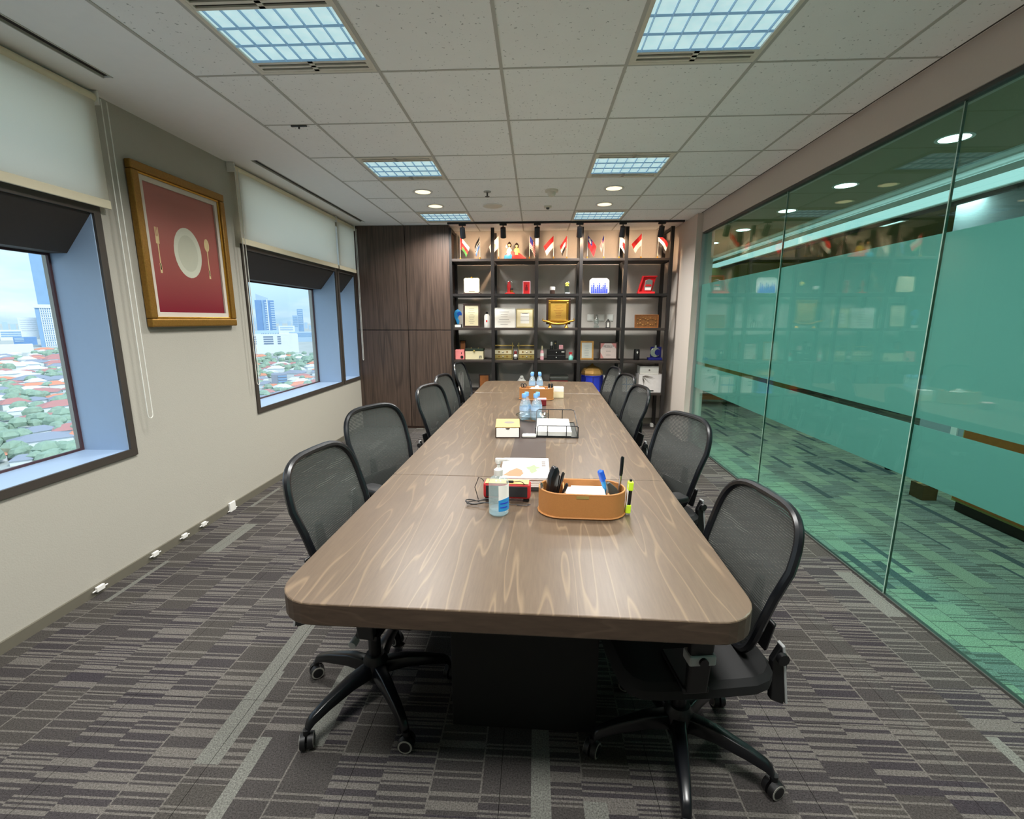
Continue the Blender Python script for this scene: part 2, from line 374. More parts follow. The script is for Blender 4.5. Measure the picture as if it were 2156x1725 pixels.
M_CREAM = pm('cream_paper', (226, 214, 176), .65, var=.05)
M_KRAFT = pm('kraft_card', (200, 160, 96), .65, var=.05)
M_INK = pm('printed_ink', (120, 112, 106), .7)
M_INKD = pm('dark_ink', (60, 50, 50), .7)
M_TEAL = pm('teal_plastic', (130, 205, 195), .4)
M_SKIN = pm('figurine_skin', (226, 176, 130), .6)
M_HAIR = pm('figurine_hair', (40, 26, 22), .5)
M_SILVER = pm('silver', (196, 196, 190), .25, metal=.8)
M_MAROON = pm('maroon_print', (150, 56, 58), .55, var=.03)
M_MAT = pm('picture_mat', (206, 196, 182), .7, var=.02)
M_PLATE = pm('printed_plate', (205, 205, 186), .6, var=.02)
M_PLATE2 = pm('printed_plate_well', (190, 190, 170), .6, var=.02)
M_CUTL = pm('printed_cutlery', (214, 190, 140), .5, var=.15)
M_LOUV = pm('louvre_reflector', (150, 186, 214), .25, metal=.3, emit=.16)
M_CELL = pm('lamp_diffuser', (.58, .88, 1.0), .5, var=.25, scale=16, emit=.46)
M_FIXT = pm('fixture_white', (220, 214, 198), .5)
M_SLOT = pm('vent_slot_dark', (38, 30, 24), .7)
M_WARM = emat('warm_lamp', (1.0, .84, .46), 1.5)
M_COOL = emat('cool_lamp', (.92, 1.0, .98), 9.0)
M_PANEL = emat('panel_lamp', (.8, 1.0, 1.0), 1.3)

# ================================================================== SETTING
XL, XR, YB, YF, ZC = -2.41, 1.905, 6.75, -2.0, 2.692
# ---- floor with carpet tiles
m = MB(); m.box(XL-.1, 1.98, YF-.1, YB+.1, -.12, -.006); m.box(XL, 1.945, YF, .55, -.006, 0)
FLOOR = struct(m.build('floor', M_CARPET))
xs = [XL] + [-2.1 + .5*i for i in range(9)]; xs = [v for v in xs if v < 1.93] + [1.945]
ys = [.55 + .5*i for i in range(13)]; ys = [v for v in ys if v < YB-.05] + [YB]
for i in range(len(xs)-1):
    for j in range(len(ys)-1):
        g = .0009
        MB().box(xs[i]+g, xs[i+1]-g, ys[j]+g, ys[j+1]-g, -.006, 0).build('carpet_tile', M_CARPET, FLOOR)
struct(MB().box(1.945, 7.0, YF, 11.0, -.12, 0).build('floor_corridor', M_CARPET2))

# ---- ceiling: tiles, grid bars, plaster margins
CEIL = struct(MB().box(XL-.1, 1.98, YF-.1, YB+.1, ZC+.012, ZC+.08).build('ceiling', M_GYP))
gx = [-1.725, -1.381, -.781, -.181, .419, 1.019, 1.619, 1.875]
gy = [2.528 + .6*j for j in range(-7, 7)] + [6.728]
gy = sorted(set(round(v, 3) for v in gy)); gy = [YF] + [v for v in gy if v > YF+.1]
FIX = [(cx, cy) for cy in (1.928, 3.728, 5.528, .128) for cx in (-1.381, .419)]
def isfix(x, y): return any(abs(x-a) < .02 and abs(y-b) < .02 for a, b in FIX)
for i in range(len(gx)-1):
    for j in range(len(gy)-1):
        if isfix(gx[i], gy[j]) or gy[j+1]-gy[j] < .05: continue
        MB().box(gx[i]+.004, gx[i+1]-.004, gy[j]+.004, gy[j+1]-.004, ZC, ZC+.012).build('ceiling_tile', M_CEIL, CEIL)
for x in gx[:-1]:
    MB().box(x-.008, x+.008, YF, YB, ZC-.003, ZC+.006).build('grid_bar', M_TBAR, CEIL)
for y in gy[1:]:
    for i in range(len(gx)-1):
        MB().box(gx[i]+.008, gx[i+1]-.008, y-.006, y+.006, ZC-.002, ZC+.006).build('grid_bar', M_TBAR, CEIL)
MB().box(1.862, 1.888, YF, 5.75, ZC+.004, ZC+.010).build('shadow_gap', M_GAP, CEIL)
m = MB()                                                   # plaster margin by the windows, leaving two slots open
sx0, sx1 = -2.20, -2.145
m.box(XL, sx0, YF, YB, ZC, ZC+.012); m.box(sx1, -1.733, YF, YB, ZC, ZC+.012)
for a, b in ((YF, .6), (2.52, 3.76), (6.04, YB)): m.box(sx0, sx1, a, b, ZC, ZC+.012)
m.build('plaster_margin', M_GYP, CEIL)
for a, b in ((.6, 2.52), (3.76, 6.04)):
    o = thing('slot_diffuser', 'long dark air slot in the plaster margin above the ' + ('near window' if a < 1 else 'far windows'), 'air vent', (0,0,0))
    mm = MB(); mm.box(sx0, sx1, a, b, ZC+.009, ZC+.0115); mm.build('slot_back', M_SLOT, o)
    mm = MB(); mm.box(sx0, sx0+.006, a, b, ZC-.003, ZC+.011); mm.box(sx1-.006, sx1, a, b, ZC-.003, ZC+.011); mm.build('slot_lip', M_TBAR, o)

# ---- left wall with window openings
O1 = (.80, 2.565); O2 = (3.885, 5.655); O3 = (5.745, 6.255)
m = MB()
def wbox(y0, y1, z0, z1): m.box(XL-.34, XL, y0, y1, z0, z1)
wbox(YF, YB, -.0, .70); wbox(YF, YB, 2.60, ZC+.05)
for a, b in ((YF, O1[0]), (O1[1], O2[0]), (O2[1], O3[0]), (O3[1], YB)): wbox(a, b, .70, 2.60)
for a, b in (O1, O2, O3): wbox(a, b, 2.06, 2.14)
struct(m.build('wall_left', M_WALL))
struct(MB().box(XL, XL+.012, YF, 6.26, 0, .055).build('baseboard_left', M_SKIRT))
def window(n, y0, y1):
    w = struct_empty('window_%d' % n, (XL, (y0+y1)/2, .70)); L = lambda b: b.move((-XL, -(y0+y1)/2, -.70))
    L(MB().ring(XL-.002, XL+.012, y0-.035, y1+.035, .69, 2.10, .042, 'x')).build('frame', M_FRAME, w)
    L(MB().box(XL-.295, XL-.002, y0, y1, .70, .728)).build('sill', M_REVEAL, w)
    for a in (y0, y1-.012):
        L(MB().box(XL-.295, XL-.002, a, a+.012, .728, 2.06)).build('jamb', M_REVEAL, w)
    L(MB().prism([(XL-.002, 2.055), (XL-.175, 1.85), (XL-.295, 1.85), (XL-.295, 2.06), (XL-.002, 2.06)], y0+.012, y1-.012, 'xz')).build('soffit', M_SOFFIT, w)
    L(MB().box(XL-.302, XL-.292, y0, y1, .72, 1.86)).build('glass', M_WGLASS, w)
    L(MB().ring(XL-.291, XL-.276, y0+.012, y1-.012, .728, 1.85, .012, 'x')).build('seal', M_SEAL, w)
    L(MB().box(XL-.302, XL-.292, y0, y1, 2.14, 2.60)).build('upper_glass', M_WGLASS, w)
    L(MB().ring(XL-.292, XL-.27, y0, y1, 2.14, 2.60, .02, 'x')).build('upper_frame', M_FRAME, w)
    L(MB().ring(XL-.27, XL-.004, y0, y1, 2.14, 2.60, .006, 'x')).build('upper_lining', M_WHITE, w)
window(1, *O1); window(2, *O2); window(3, *O3)

def blind(y0, y1, cord_y, cord_z, label):
    X = XL+.045
    b = thing('roller_blind', label, 'blind', (X, (y0+y1)/2, 2.09)); L = lambda q: q.move((-X, -(y0+y1)/2, -2.09))
    L(MB().cyl((X-.012, y0, 2.655), (X-.012, y1, 2.655), .024, seg=16)).build('roller_tube', M_HEM, b, smooth=True)
    L(MB().box(X+.003, X+.0045, y0+.01, y1-.01, 2.115, 2.66)).build('fabric', M_BLIND, b)
    L(MB().box(X-.002, X+.010, y0+.006, y1-.006, 2.09, 2.135)).build('hem_bar', M_HEM, b, bevel=.003)
    for y in (y0-.012, y1):
        L(MB().box(X-.045, X+.018, y, y+.012, 2.62, 2.69)).build('bracket', M_WHITE, b, bevel=.003)
    a = cord_y; pts = []
    for i in range(13): pts.append((X+.022, a-.018, 2.65-(2.65-cord_z-.02)*i/12))
    for i in range(1, 6): t = PI*i/6; pts.append((X+.022, a-.018*math.cos(t), cord_z+.02-.02*math.sin(t)))
    for i in range(13): pts.append((X+.022, a+.018, cord_z+.02+(2.65-cord_z-.02)*i/12))
    L(MB().tube(pts, .0028, 6)).build('bead_chain', M_CORD, b, smooth=True)
blind(.74, 2.635, 2.665, .90, 'white roller blind of the near window, left of the framed plate picture')
blind(3.79, 5.655, 3.80, .95, 'wide white roller blind of the middle window, right of the framed picture')
blind(5.685, 6.225, 6.245, .95, 'narrow white roller blind of the far window beside the wood cabinet')

# ---- back wall, right end wall, bulkhead, wall behind the camera
struct(MB().box(XL-.1, 2.2, YB, YB+.1, 0, ZC+.05).build('wall_back', M_BACK))
struct(MB().box(-1.13, 1.84, YB-.012, YB, 0, .09).build('baseboard_back', M_SKIRT))
struct(MB().box(1.84, 2.05, 5.75, YB, 0, ZC+.05).build('wall_right_end', M_WALLR))
struct(MB().box(1.905, 2.02, YF, 5.75, 2.485, ZC+.05).build('trim_1', M_WALLR))
struct(MB().box(XL-.1, 2.2, YF-.1, YF, 0, ZC+.05).build('wall_front', M_WALL))

# ---- green glass partition with frosted film
GX = 1.935
GW = struct_empty('wall_right', (GX, 1.9, 0)); L = lambda q: q.move((-GX, -1.9, 0))
js = [YF, -.59, .92, 2.43, 3.94, 5.75]
for a, b in zip(js, js[1:]):
    L(MB().box(GX-.006, GX+.006, a+.003, b-.003, .012, 2.482)).build('glass_pane', M_TGLASS, GW)
    for z0, z1 in ((.69, .968), (1.004, 1.90)):
        L(MB().box(GX+.0065, GX+.0075, a+.003, b-.003, z0, z1)).build('frosted_film', M_FILM, GW)
for y in js[1:-1]:
    L(MB().box(GX-.006, GX+.006, y-.003, y+.003, .012, 2.482)).build('joint', M_JOINT, GW)
L(MB().box(GX-.014, GX+.014, YF, 5.75, 0, .012)).build('floor_channel', M_DARKCH, GW)
L(MB().box(GX-.022, GX+.022, YF, 5.75, 2.465, 2.485)).build('head_channel', M_DARKCH, GW)
L(MB().box(GX-.03, GX+.03, 5.735, 5.75, 0, 2.485)).build('end_channel', M_ALU, GW)

# ---- corridor beyond the glass
M_CORCEIL = pm('corridor_ceiling', (150, 140, 108), .9); M_COVE = pm('corridor_cornice', (226, 228, 224), .7)
M_OLIVE = pm('corridor_wall_olive', (196, 182, 110), .8); M_BLUEG = pm('corridor_wall_grey', (150, 162, 168), .8)
struct(MB().box(2.02, 3.35, YF, 10.5, ZC, ZC+.05).build('ceiling_corridor', M_CORCEIL))
m = MB()
for i in range(5): m.box(3.35+.1*i, 3.46+.1*i, YF, 10.5, ZC-.012*(i+1), ZC+.05)
m.box(3.83, 3.93, YF, 10.5, ZC-.10, ZC+.05)
struct(m.build('trim_2', M_COVE))
o = thing('cornice_glow', 'long glowing strip added along the corridor cornice behind the green glass', 'light strip', (3.64, 4.25, ZC-.11))
MB().box(-.16, .17, -6.2, 6.2, 0, .03).build('diffuser', emat('cove_glow', (.75, .98, 1.0), .75), o)  # glow added to brighten the cornice band, which the downlights barely reach
for a_ in (-.19, .17): MB().box(a_, a_+.03, -6.2, 6.2, -.008, .035).build('edge_trim', M_COVE, o)
struct(MB().box(3.925, 3.965, YF, 10.5, ZC-.135, ZC-.10).build('trim_3', M_DARKCH))
struct(MB().box(3.93, 7.0, YF, 10.5, ZC, ZC+.05).build('ceiling_office', M_CORCEIL))
struct(MB().box(2.02, 7.0, 10.5, 10.6, 0, ZC).build('wall_corridor_end', M_OLIVE))
struct(MB().box(6.9, 7.0, YF, 10.5, 0, ZC).build('wall_office', M_OLIVE))
struct(MB().box(4.33, 4.42, YF, 5.34, 0, ZC).build('wall_corridor', M_BLUEG))
struct(MB().box(2.02, 7.0, YF-.1, YF, 0, ZC).build('wall_corridor_front', M_BLUEG))
struct(MB().box(2.05, 2.10, YB, 10.5, 0, ZC).build('wall_corridor_side', M_OLIVE))
d = struct_empty('door_1', (4.31, 4.4, 0))
MB().ring(-.02, .02, -.5, .5, 0, 2.25, .07, 'x').build('door_frame', M_COVE, d)
MB().box(-.004, .016, -.43, .43, .01, 2.18).build('door_leaf', M_BLUEG, d)
o = thing('low_cabinet', 'long low brown cabinet in the corridor behind the green glass', 'cabinet', (3.52, 2.2, 0))
MB().box(-.18, .2, -1.5, 1.5, .08, .88).build('body', M_OLIVE, o); MB().box(-.2, .2, -1.52, 1.52, .88, .91).build('top', M_DWOOD, o); MB().box(-.16, .18, -1.48, 1.48, 0, .08).build('plinth', M_DWOOD, o)
for i in range(4): MB().box(-.192, -.18, -1.48+.75*i, -.77+.75*i, .1, .86).build('door', M_ORANGE, o)
M_BOXB = pm('brown_carton', (96, 72, 40), .7, var=.15)
o = thing('carton', 'small brown carton on the corridor floor behind the glass', 'box', (3.32, 3.94, 0)); 
MB().box(-.06, .06, -.07, .07, 0, .13).build('body', M_BOXB, o, bevel=.003); MB().box(-.061, .061, -.01, .01, .128, .132).build('tape', M_KRAFT, o)
o = thing('bin', 'tiny black waste bin on the corridor floor behind the glass', 'bin', (3.62, 4.72, 0))
MB().lathe([(.05, 0), (.06, .16), (.055, .16), (.045, .01)], seg=14).build('body', M_BLACK, o, smooth=True); MB().lathe([(.06,.155),(.064,.155),(.064,.165),(.06,.165)], seg=14, ring=True).build('rim', M_BLACK2, o)
o = thing('bench', 'low wooden bench at the far end of the corridor', 'bench', (3.3, 8.35, 0))
MB().box(-.5, .5, -.22, .22, .36, .42).build('seat', M_ORANGE, o, bevel=.01)
for a in (-.45, .39):
    MB().box(a, a+.06, -.2, .2, 0, .36).build('leg', M_ORANGE, o)
MB().box(-.39, .39, -.02, .02, .1, .2).build('stretcher', M_ORANGE, o)
wh = ['first', 'second', 'third', 'fourth', 'fifth', 'sixth', 'seventh', 'eighth']
for i, y in enumerate((.2, 1.3, 2.4, 3.55, 4.67, 5.67, 6.79, 7.9)):
    dl = wh[i] + ' round cool white corridor downlight behind the green glass, counted from the camera'
    o = thing('corridor_downlight', dl, 'ceiling light', (2.79, y, ZC), group='corridor downlights')
    MB().lathe([(.085, -.004), (.105, -.004), (.105, .002), (.085, .002)], seg=20, ring=True).build('rim', M_WHITE, o, smooth=True)
    MB().lathe([(.0, -.003), (.085, -.003), (.085, .0), (0, .0)], seg=20).build('lens', M_COOL, o)
    ld = bpy.data.lights.new('corridor_lamp', 'SPOT'); ld.energy = CORR_W*3; ld.spot_size = 2.6; ld.spot_blend = .6; ld.shadow_soft_size = .05; ld.color = (.93, 1, .97)
    lo = bpy.data.objects.new('corridor_lamp', ld); C.objects.link(lo); lo.parent = o; lo.location = (0, 0, -.03)
for i, (y, nm) in enumerate(((5.2, 'nearer'), (6.4, 'farther'))):
    o = thing('panel_light', nm + ' of two flat ceiling panel lights in the office beyond the corridor', 'ceiling light', (4.3, y, ZC-.004))
    MB().ring(-.2, .2, -.2, .2, -.01, .003, .02, 'z').build('frame', M_WHITE, o); MB().box(-.18, .18, -.18, .18, -.004, .002).build('diffuser', M_PANEL, o)
    ld = bpy.data.lights.new('panel_lamp', 'AREA'); ld.size = .34; ld.energy = 5; lo = bpy.data.objects.new('panel_lamp', ld); C.objects.link(lo); lo.parent = o; lo.location = (0,0,-.012)

# ================================================================== CEILING FIXTURES
def troffer(label, x, y):
    o = thing('louvre_light', label, 'ceiling light', (x+.3, y+.3, ZC), group='square louvred ceiling lights')
    m = MB(); m.ring(-.292, .292, -.292, .292, -.004, .008, .018, 'z'); m.build('frame', M_FIXT, o)
    for s in (-1, 1):
        yc = s*.232; m = MB()
        # perforated end plate: rails around four slots
        for a, b in ((-.274, -.262), (-.012, .012), (.262, .274)): m.box(a, b, yc-.042, yc+.042, -.003, .004)
        for a, b in ((-.042, -.026), (-.008, .008), (.026, .042)): m.box(-.262, .262, yc+a, yc+b, -.003, .004)
        pl = m.build('vent_plate', M_FIXT, o)
        MB().box(-.27, .27, yc-.042, yc+.042, .004, .008).build('vent_dark', M_SLOT, pl)
    MB().box(-.274, .274, -.19, .19, .006, .009).build('diffuser', M_CELL, o)
    for yb in (-.189, -.063, .063, .189):
        MB().prism([(yb-.001, -.002), (yb+.001, -.002), (yb+.004, .006), (yb-.004, .006)], -.274, .274, 'yz').build('cross_blade', M_LOUV, o)
    for k in range(8):
        xb = -.252 + k*.072
        MB().prism([(xb-.001, -.003), (xb+.001, -.003), (xb+.004, .006), (xb-.004, .006)], -.19, .19, 'xz').build('long_blade', M_LOUV, o)
    ld = bpy.data.lights.new('troffer_lamp', 'AREA'); ld.shape = 'RECTANGLE'; ld.size = .52; ld.size_y = .36; ld.energy = TROFFER_W; ld.spread = math.radians(144); ld.color = (1.0, .985, .95)
    lo = bpy.data.objects.new('troffer_lamp', ld); C.objects.link(lo); lo.parent = o; lo.location = (0, 0, -.006)
    return o
tl = ['nearest louvred ceiling light on the window side', 'nearest louvred ceiling light on the glass wall side', 'middle louvred ceiling light on the window side', 'middle louvred ceiling light on the glass wall side',
      'farthest louvred ceiling light on the window side, before the wood cabinet', 'farthest louvred ceiling light on the glass side, in front of the shelves',
      'louvred ceiling light above the camera, window side', 'louvred ceiling light above the camera, glass side']
for (x, y), l in zip(FIX, tl): troffer(l, x, y)
for x, y, l in ((-1.09, 4.70, 'warm round downlight by the middle left louvred light'), (-1.09, 5.27, 'warm round downlight by the farthest left louvred light'), (.71, 4.66, 'warm round downlight by the middle right louvred light'), (.71, 5.27, 'warm round downlight by the farthest right louvred light')):
    o = thing('downlight', l, 'ceiling light', (x, y, ZC), group='warm round downlights')
    MB().lathe([(.074, -.005), (.095, -.004), (.095, .001), (.074, .001)], seg=24, ring=True).build('rim', M_WHITE, o, smooth=True)
    MB().lathe([(0, -.003), (.074, -.003), (.074, 0), (0, 0)], seg=24).build('lens', M_WARM, o)
    ld = bpy.data.lights.new('down_lamp', 'SPOT'); ld.energy = DOWN_W*3; ld.spot_size = 2.0; ld.spot_blend = .8; ld.shadow_soft_size = .06; ld.color = (1, .80, .50)
    lo = bpy.data.objects.new('down_lamp', ld); C.objects.link(lo); lo.parent = o; lo.location = (0, 0, -.03)
o = thing('sprinkler', 'small fire sprinkler head between the downlights', 'sprinkler', (-.475, 4.72, ZC))
MB().lathe([(.0,0),(.035,0),(.035,-.008),(.015,-.012),(.0,-.012)], seg=16).build('rosette', M_ALU, o, smooth=True)
MB().cyl((0,0,-.012),(0,0,-.045),.008).build('stem', M_DARKCH, o); MB().lathe([(0,-.045),(.022,-.045),(.022,-.049),(0,-.049)], seg=12).build('deflector', M_DARKCH, o)
o = thing('ceiling_speaker', 'flat round white ceiling speaker behind the sprinkler', 'speaker', (-.475, 5.28, ZC))
MB().lathe([(0,0),(.10,0),(.10,-.008),(.088,-.012),(0,-.012)], seg=28).build('grille', M_FIXT, o, smooth=True); MB().lathe([(.1,0),(.108,0),(.108,-.006),(.1,-.009)], seg=28, ring=True).build('rim', M_WHITE, o, smooth=True)
o = thing('smoke_detector', 'round domed smoke detector on the ceiling, right of the sprinkler', 'detector', (.135, 4.70, ZC))
MB().lathe([(0,0),(.062,0),(.062,-.016),(.05,-.02),(0,-.02)], seg=24).build('base', M_FIXT, o, smooth=True); MB().lathe([(0,-.02),(.04,-.02),(.036,-.045),(.024,-.056),(0,-.058)], seg=20).build('dome', M_FIXT, o, smooth=True)
o = thing('motion_sensor', 'small square ceiling sensor behind the smoke detector', 'detector', (.115, 5.33, ZC))
MB().box(-.04,.04,-.03,.03,-.016,0).build('base', M_FIXT, o, bevel=.004); MB().lathe([(0,-.016),(.02,-.016),(.014,-.032),(0,-.034)], seg=16).build('lens', M_DARKCH, o, smooth=True)
o = thing('cable_stub', 'short dark hook poking from the ceiling grid near the picture', 'hook', (-1.50, 3.135, ZC))
MB().box(-.05,.05,-.008,.008,-.010,0).build('plate', M_DARKCH, o, bevel=.002); MB().cyl((0,0,-.01),(0,0,-.022),.006).build('peg', M_DARKCH, o)

# ---- track with six spotlights
TY = 6.12
o = thing('lighting_track', 'black lighting track running along the ceiling above the shelves', 'light track', (.34, TY, ZC))
MB().box(-1.46, 1.46, -.018, .018, -.022, -.002).build('rail', M_BLACK, o)
for a in (-1.46, 1.45): MB().box(a, a+.012, -.02, .02, -.024, -.001).build('end_cap', M_BLACK, o)
sl = ['leftmost', 'second from the left', 'third from the left', 'third from the right', 'second from the right', 'rightmost']
for x, l in zip((-.934, -.421, .004, .532, 1.061, 1.534), sl):
    o = thing('track_spotlight', 'black track spotlight, %s of the six above the shelves' % l, 'spotlight', (x, TY, ZC-.022), group='track spotlights')
    MB().box(-.045,.045,-.018,.018,-.022,0).build('adapter', M_BLACK, o, bevel=.006)
    MB().cyl((0,0,-.02),(0,.0,-.062),.007,seg=8).build('stem', M_BLACK, o)
    m = MB(); m.cyl((0,-.012,-.05),(0,.05,-.155),.034,.036,seg=18); m.build('head', M_BLACK2, o, smooth=True)
    m = MB(); m.cyl((0,.0495,-.154),(0,.0515,-.158),.028,seg=18); m.build('lens', M_WARM, o)
    ld = bpy.data.lights.new('spot_lamp', 'SPOT'); ld.energy = SPOT_W; ld.spot_size = 2.4; ld.spot_blend = .9; ld.shadow_soft_size = .02; ld.color = (1, .68, .42)
    lo = bpy.data.objects.new('spot_lamp', ld); C.objects.link(lo); lo.parent = o; lo.location = (0, .06, -.165)
    lo.rotation_euler = (math.radians(58), 0, 0)

# ================================================================== TABLE
TA = math.radians(-1.3); TC = (-.012, 3.39)
def tw(x, y): return (TC[0] + x*math.cos(TA) - y*math.sin(TA), TC[1] + x*math.sin(TA) + y*math.cos(TA))
M_PED = pm('pedestal_black', (9, 9, 10), .7)
TB = thing('conference_table', 'long walnut conference table with rounded corners and black pedestals', 'table', (TC[0], TC[1], 0), TA)
HW, HL, r = .65, 2.315, .12
def arc(cx, cy, a0, a1, n=7): return [(cx + r*math.cos(a0+(a1-a0)*i/n), cy + r*math.sin(a0+(a1-a0)*i/n)) for i in range(n+1)]
secs = [[(HW, -1.263)] + [(-HW, -1.263)] + arc(-HW+r, -HL+r, PI, 1.5*PI) + arc(HW-r, -HL+r, 1.5*PI, 2*PI),
        [(-HW, -1.260), (HW, -1.260), (HW, 1.345), (-HW, 1.345)],
        [(-HW, 1.348), (HW, 1.348)] + arc(HW-r, HL-r, 0, .5*PI) + arc(-HW+r, HL-r, .5*PI, PI)]
for pl in secs:
    m = MB(); n = len(pl)
    m.prism(pl, .684, .75, 'xy')
    for k in range(len(m.m)):                  # side faces get edge banding darkened for shade, the flat faces the veneer
        m.m[k] = 0 if k < 2 else 1
    m.build('table_top', [M_TABLE, M_TEDGE], TB, bevel=.004)
MB().box(-.10, .095, -1.22, 1.30, .7502, .7508).build('cable_channel', M_STRIP, TB)
for yc in (-1.0, 0.2, 1.1):
    h = MB().box(-.055, .055, yc-.06, yc-.002, .7508, .7522).build('hatch_flap', M_STRIP, TB, bevel=.0006)
    MB().box(-.055, .055, yc+.002, yc+.06, .7508, .7522).build('hatch_flap', M_STRIP, TB, bevel=.0006)
    for d in (-.012, .012): MB().lathe([(0, .7522), (.005, .7522), (.005, .7532), (0, .7532)], 0, yc+d, seg=10).build('stud', M_WHITE, TB)
for a, b in ((-1.92, -1.40), (-.55, .55), (1.40, 1.92)):
    MB().box(-.24, .29, a, b, .0, .684).build('pedestal', M_PED, TB, bevel=.004)
MB().box(-.05, .05, -1.40, -.55, .25, .60).build('beam', M_BLACK, TB); MB().box(-.05, .05, .55, 1.40, .25, .60).build('beam', M_BLACK, TB)

# ================================================================== CHAIRS (face +x)
def back_pt(t, s, off=0.0, d0=.165):
    c, q = math.cos(t), math.sin(t); e = 2/3.9
    y = math.copysign(abs(c)**e, c); z = math.copysign(abs(q)**e, q)
    zz = .735 + z*.245; w = .214*(.82 + .20*min(1, (z+1)/1.3))
    y0 = y*w*s; z0 = .735 + z*.245*s
    x = -d0 - .17*(z0-.49) - .10*max(0, z0-.80)**1 + .30*y0*y0 - off + (.05*(1-((z0-.62)/.2)**2) if abs(z0-.62) < .2 else 0)*.5
    return (x, y0, z0)
def make_chair():
    o = thing('office_chair', 'x', 'chair', (0, 0, 0), 0, 'mesh office chairs around the conference table')
    m = MB(); m.lathe([(.0, .075), (.032, .075), (.045, .10), (.048, .165), (.036, .19), (0, .19)], seg=20); hub = m.build('base_hub', M_BLACK, o, smooth=True)
    for k in range(5):
        a = math.radians(20 + 72*k); c, s = math.cos(a), math.sin(a)
        secs = [(.03, .135, .030, .030), (.12, .135, .026, .026), (.22, .115, .021, .021), (.275, .098, .018, .018), (.292, .085, .016, .018), (.30, .070, .015, .014)]
        m = MB(); vs = []; fs = []
        for i, (rr, z, hw, hh) in enumerate(secs):
            for dy, dz in ((-1,-.8),(-.7,.9),(.7,.9),(1,-.8)):
                vs.append((rr*c - dy*hw*s, rr*s + dy*hw*c, z + dz*hh))
        for i in range(len(secs)-1):
            for q in range(4): fs.append((i*4+q, i*4+(q+1) % 4, (i+1)*4+(q+1) % 4, (i+1)*4+q))
        fs += [(3,2,1,0), tuple(len(secs)*4-4+q for q in range(4))]
        m.add(vs, fs); lg = m.build('base_leg', M_BLACK2, o, smooth=True, bevel=.005)
        cx, cy = .300*c, .300*s; b = a + .9
        wx, wy = -math.sin(b), math.cos(b)
        m = MB()
        for sg in (-1, 1):
            m.cyl((cx+sg*.004*wx, cy+sg*.004*wy, .029), (cx+sg*.022*wx, cy+sg*.022*wy, .029), .029, .027, seg=18)
        m.cyl((cx, cy, .03), (cx, cy, .075), .012, seg=10)
        cs = m.build('caster', M_BLACK, o, smooth=True)
        for sg in (-1, 1):
            MB().cyl((cx+sg*.0215*wx, cy+sg*.0215*wy, .029), (cx+sg*.0232*wx, cy+sg*.0232*wy, .029), .0255, seg=18).build('caster_ring', M_RINGP, cs, smooth=True)
            MB().cyl((cx+sg*.0225*wx, cy+sg*.0225*wy, .029), (cx+sg*.0246*wx, cy+sg*.0246*wy, .029), .0195, seg=18).build('caster_cap', M_BLACK, cs, smooth=True)
    MB().cyl((0,0,.17), (0,0,.41), .024, seg=16).build('gas_column', M_BLACK, o, smooth=True)
    MB().cyl((0,0,.30), (0,0,.475), .016, seg=12).build('gas_piston', M_STEEL, o, smooth=True)
    m = MB(); m.box(-.14, .12, -.07, .07, .385, .435); m.build('tilt_mechanism', M_BLACK, o, bevel=.015)
    m = MB(); m.tube([(.0,-.07,.40),(.01,-.2,.40),(.01,-.235,.38)], .006, 8); lv = m.build('lever', M_BLACK, o, smooth=True)
    MB().cyl((.01,-.235,.375),(.01,-.262,.37),.014,seg=14).build('lever_knob', M_GREYP, lv, smooth=True)
    # seat pad
    n = 20; rows = [(.88, .425), (1.0, .445), (1.0, .475), (.94, .492), (.6, .490)]; vs = []; fs = []
    for f, z in rows:
        for i in range(n):
            t = 2*PI*i/n; cc, ss = math.cos(t), math.sin(t); e = 2/4.5
            x = math.copysign(abs(cc)**e, cc)*.245*f + .015; y = math.copysign(abs(ss)**e, ss)*.25*f
            vs.append((x, y, z - (.03*max(0, (x-.12)/.14)**2)))
    for j in range(len(rows)-1):
        for i in range(n): fs.append((j*n+i, j*n+(i+1) % n, (j+1)*n+(i+1) % n, (j+1)*n+i))
    fs += [tuple(range(n-1,-1,-1)), tuple(range((len(rows)-1)*n, len(rows)*n))]
    MB().add(vs, fs).build('seat', M_FABRIC, o, smooth=True)
    # back: rounded frame, woven mesh, lumbar pad, spine
    T = [2*PI*i/48 for i in range(48)]
    m = MB(); m.tube([back_pt(t, 1) for t in T], .0135, 8, closed=True, flat=1.0); bf = m.build('back_frame', M_BLACK2, o, smooth=True)
    vs = []; fs = []; R = [.0, .2, .4, .6, .8, .965]
    for s in R: vs += [back_pt(t, max(s, .001), .004) for t in T]
    for j in range(len(R)-1):
        for i in range(48): fs.append((j*48+i, j*48+(i+1) % 48, (j+1)*48+(i+1) % 48, (j+1)*48+i))
    MB().add(vs, fs).build('back_mesh', M_MESH, o, smooth=True)
    m = MB(); m.add([(-.215,-.14,.50),(-.215,.14,.50),(-.232,.15,.60),(-.232,-.15,.60),(-.232,-.13,.50),(-.232,.13,.50),(-.246,.14,.60),(-.246,-.14,.60)], [(0,1,2,3),(7,6,5,4),(0,4,5,1),(1,5,6,2),(2,6,7,3),(3,7,4,0)])
    m.build('lumbar_pad', M_BLACK, o, bevel=.006)
    m = MB(); m.tube([(-.10,0,.40),(-.20,0,.41),(-.255,0,.47),(-.262,0,.60),(-.27,0,.68)], [.03,.03,.028,.026,.02], 10, flat=.6); sp_ = m.build('back_spine', M_BLACK, o, smooth=True)
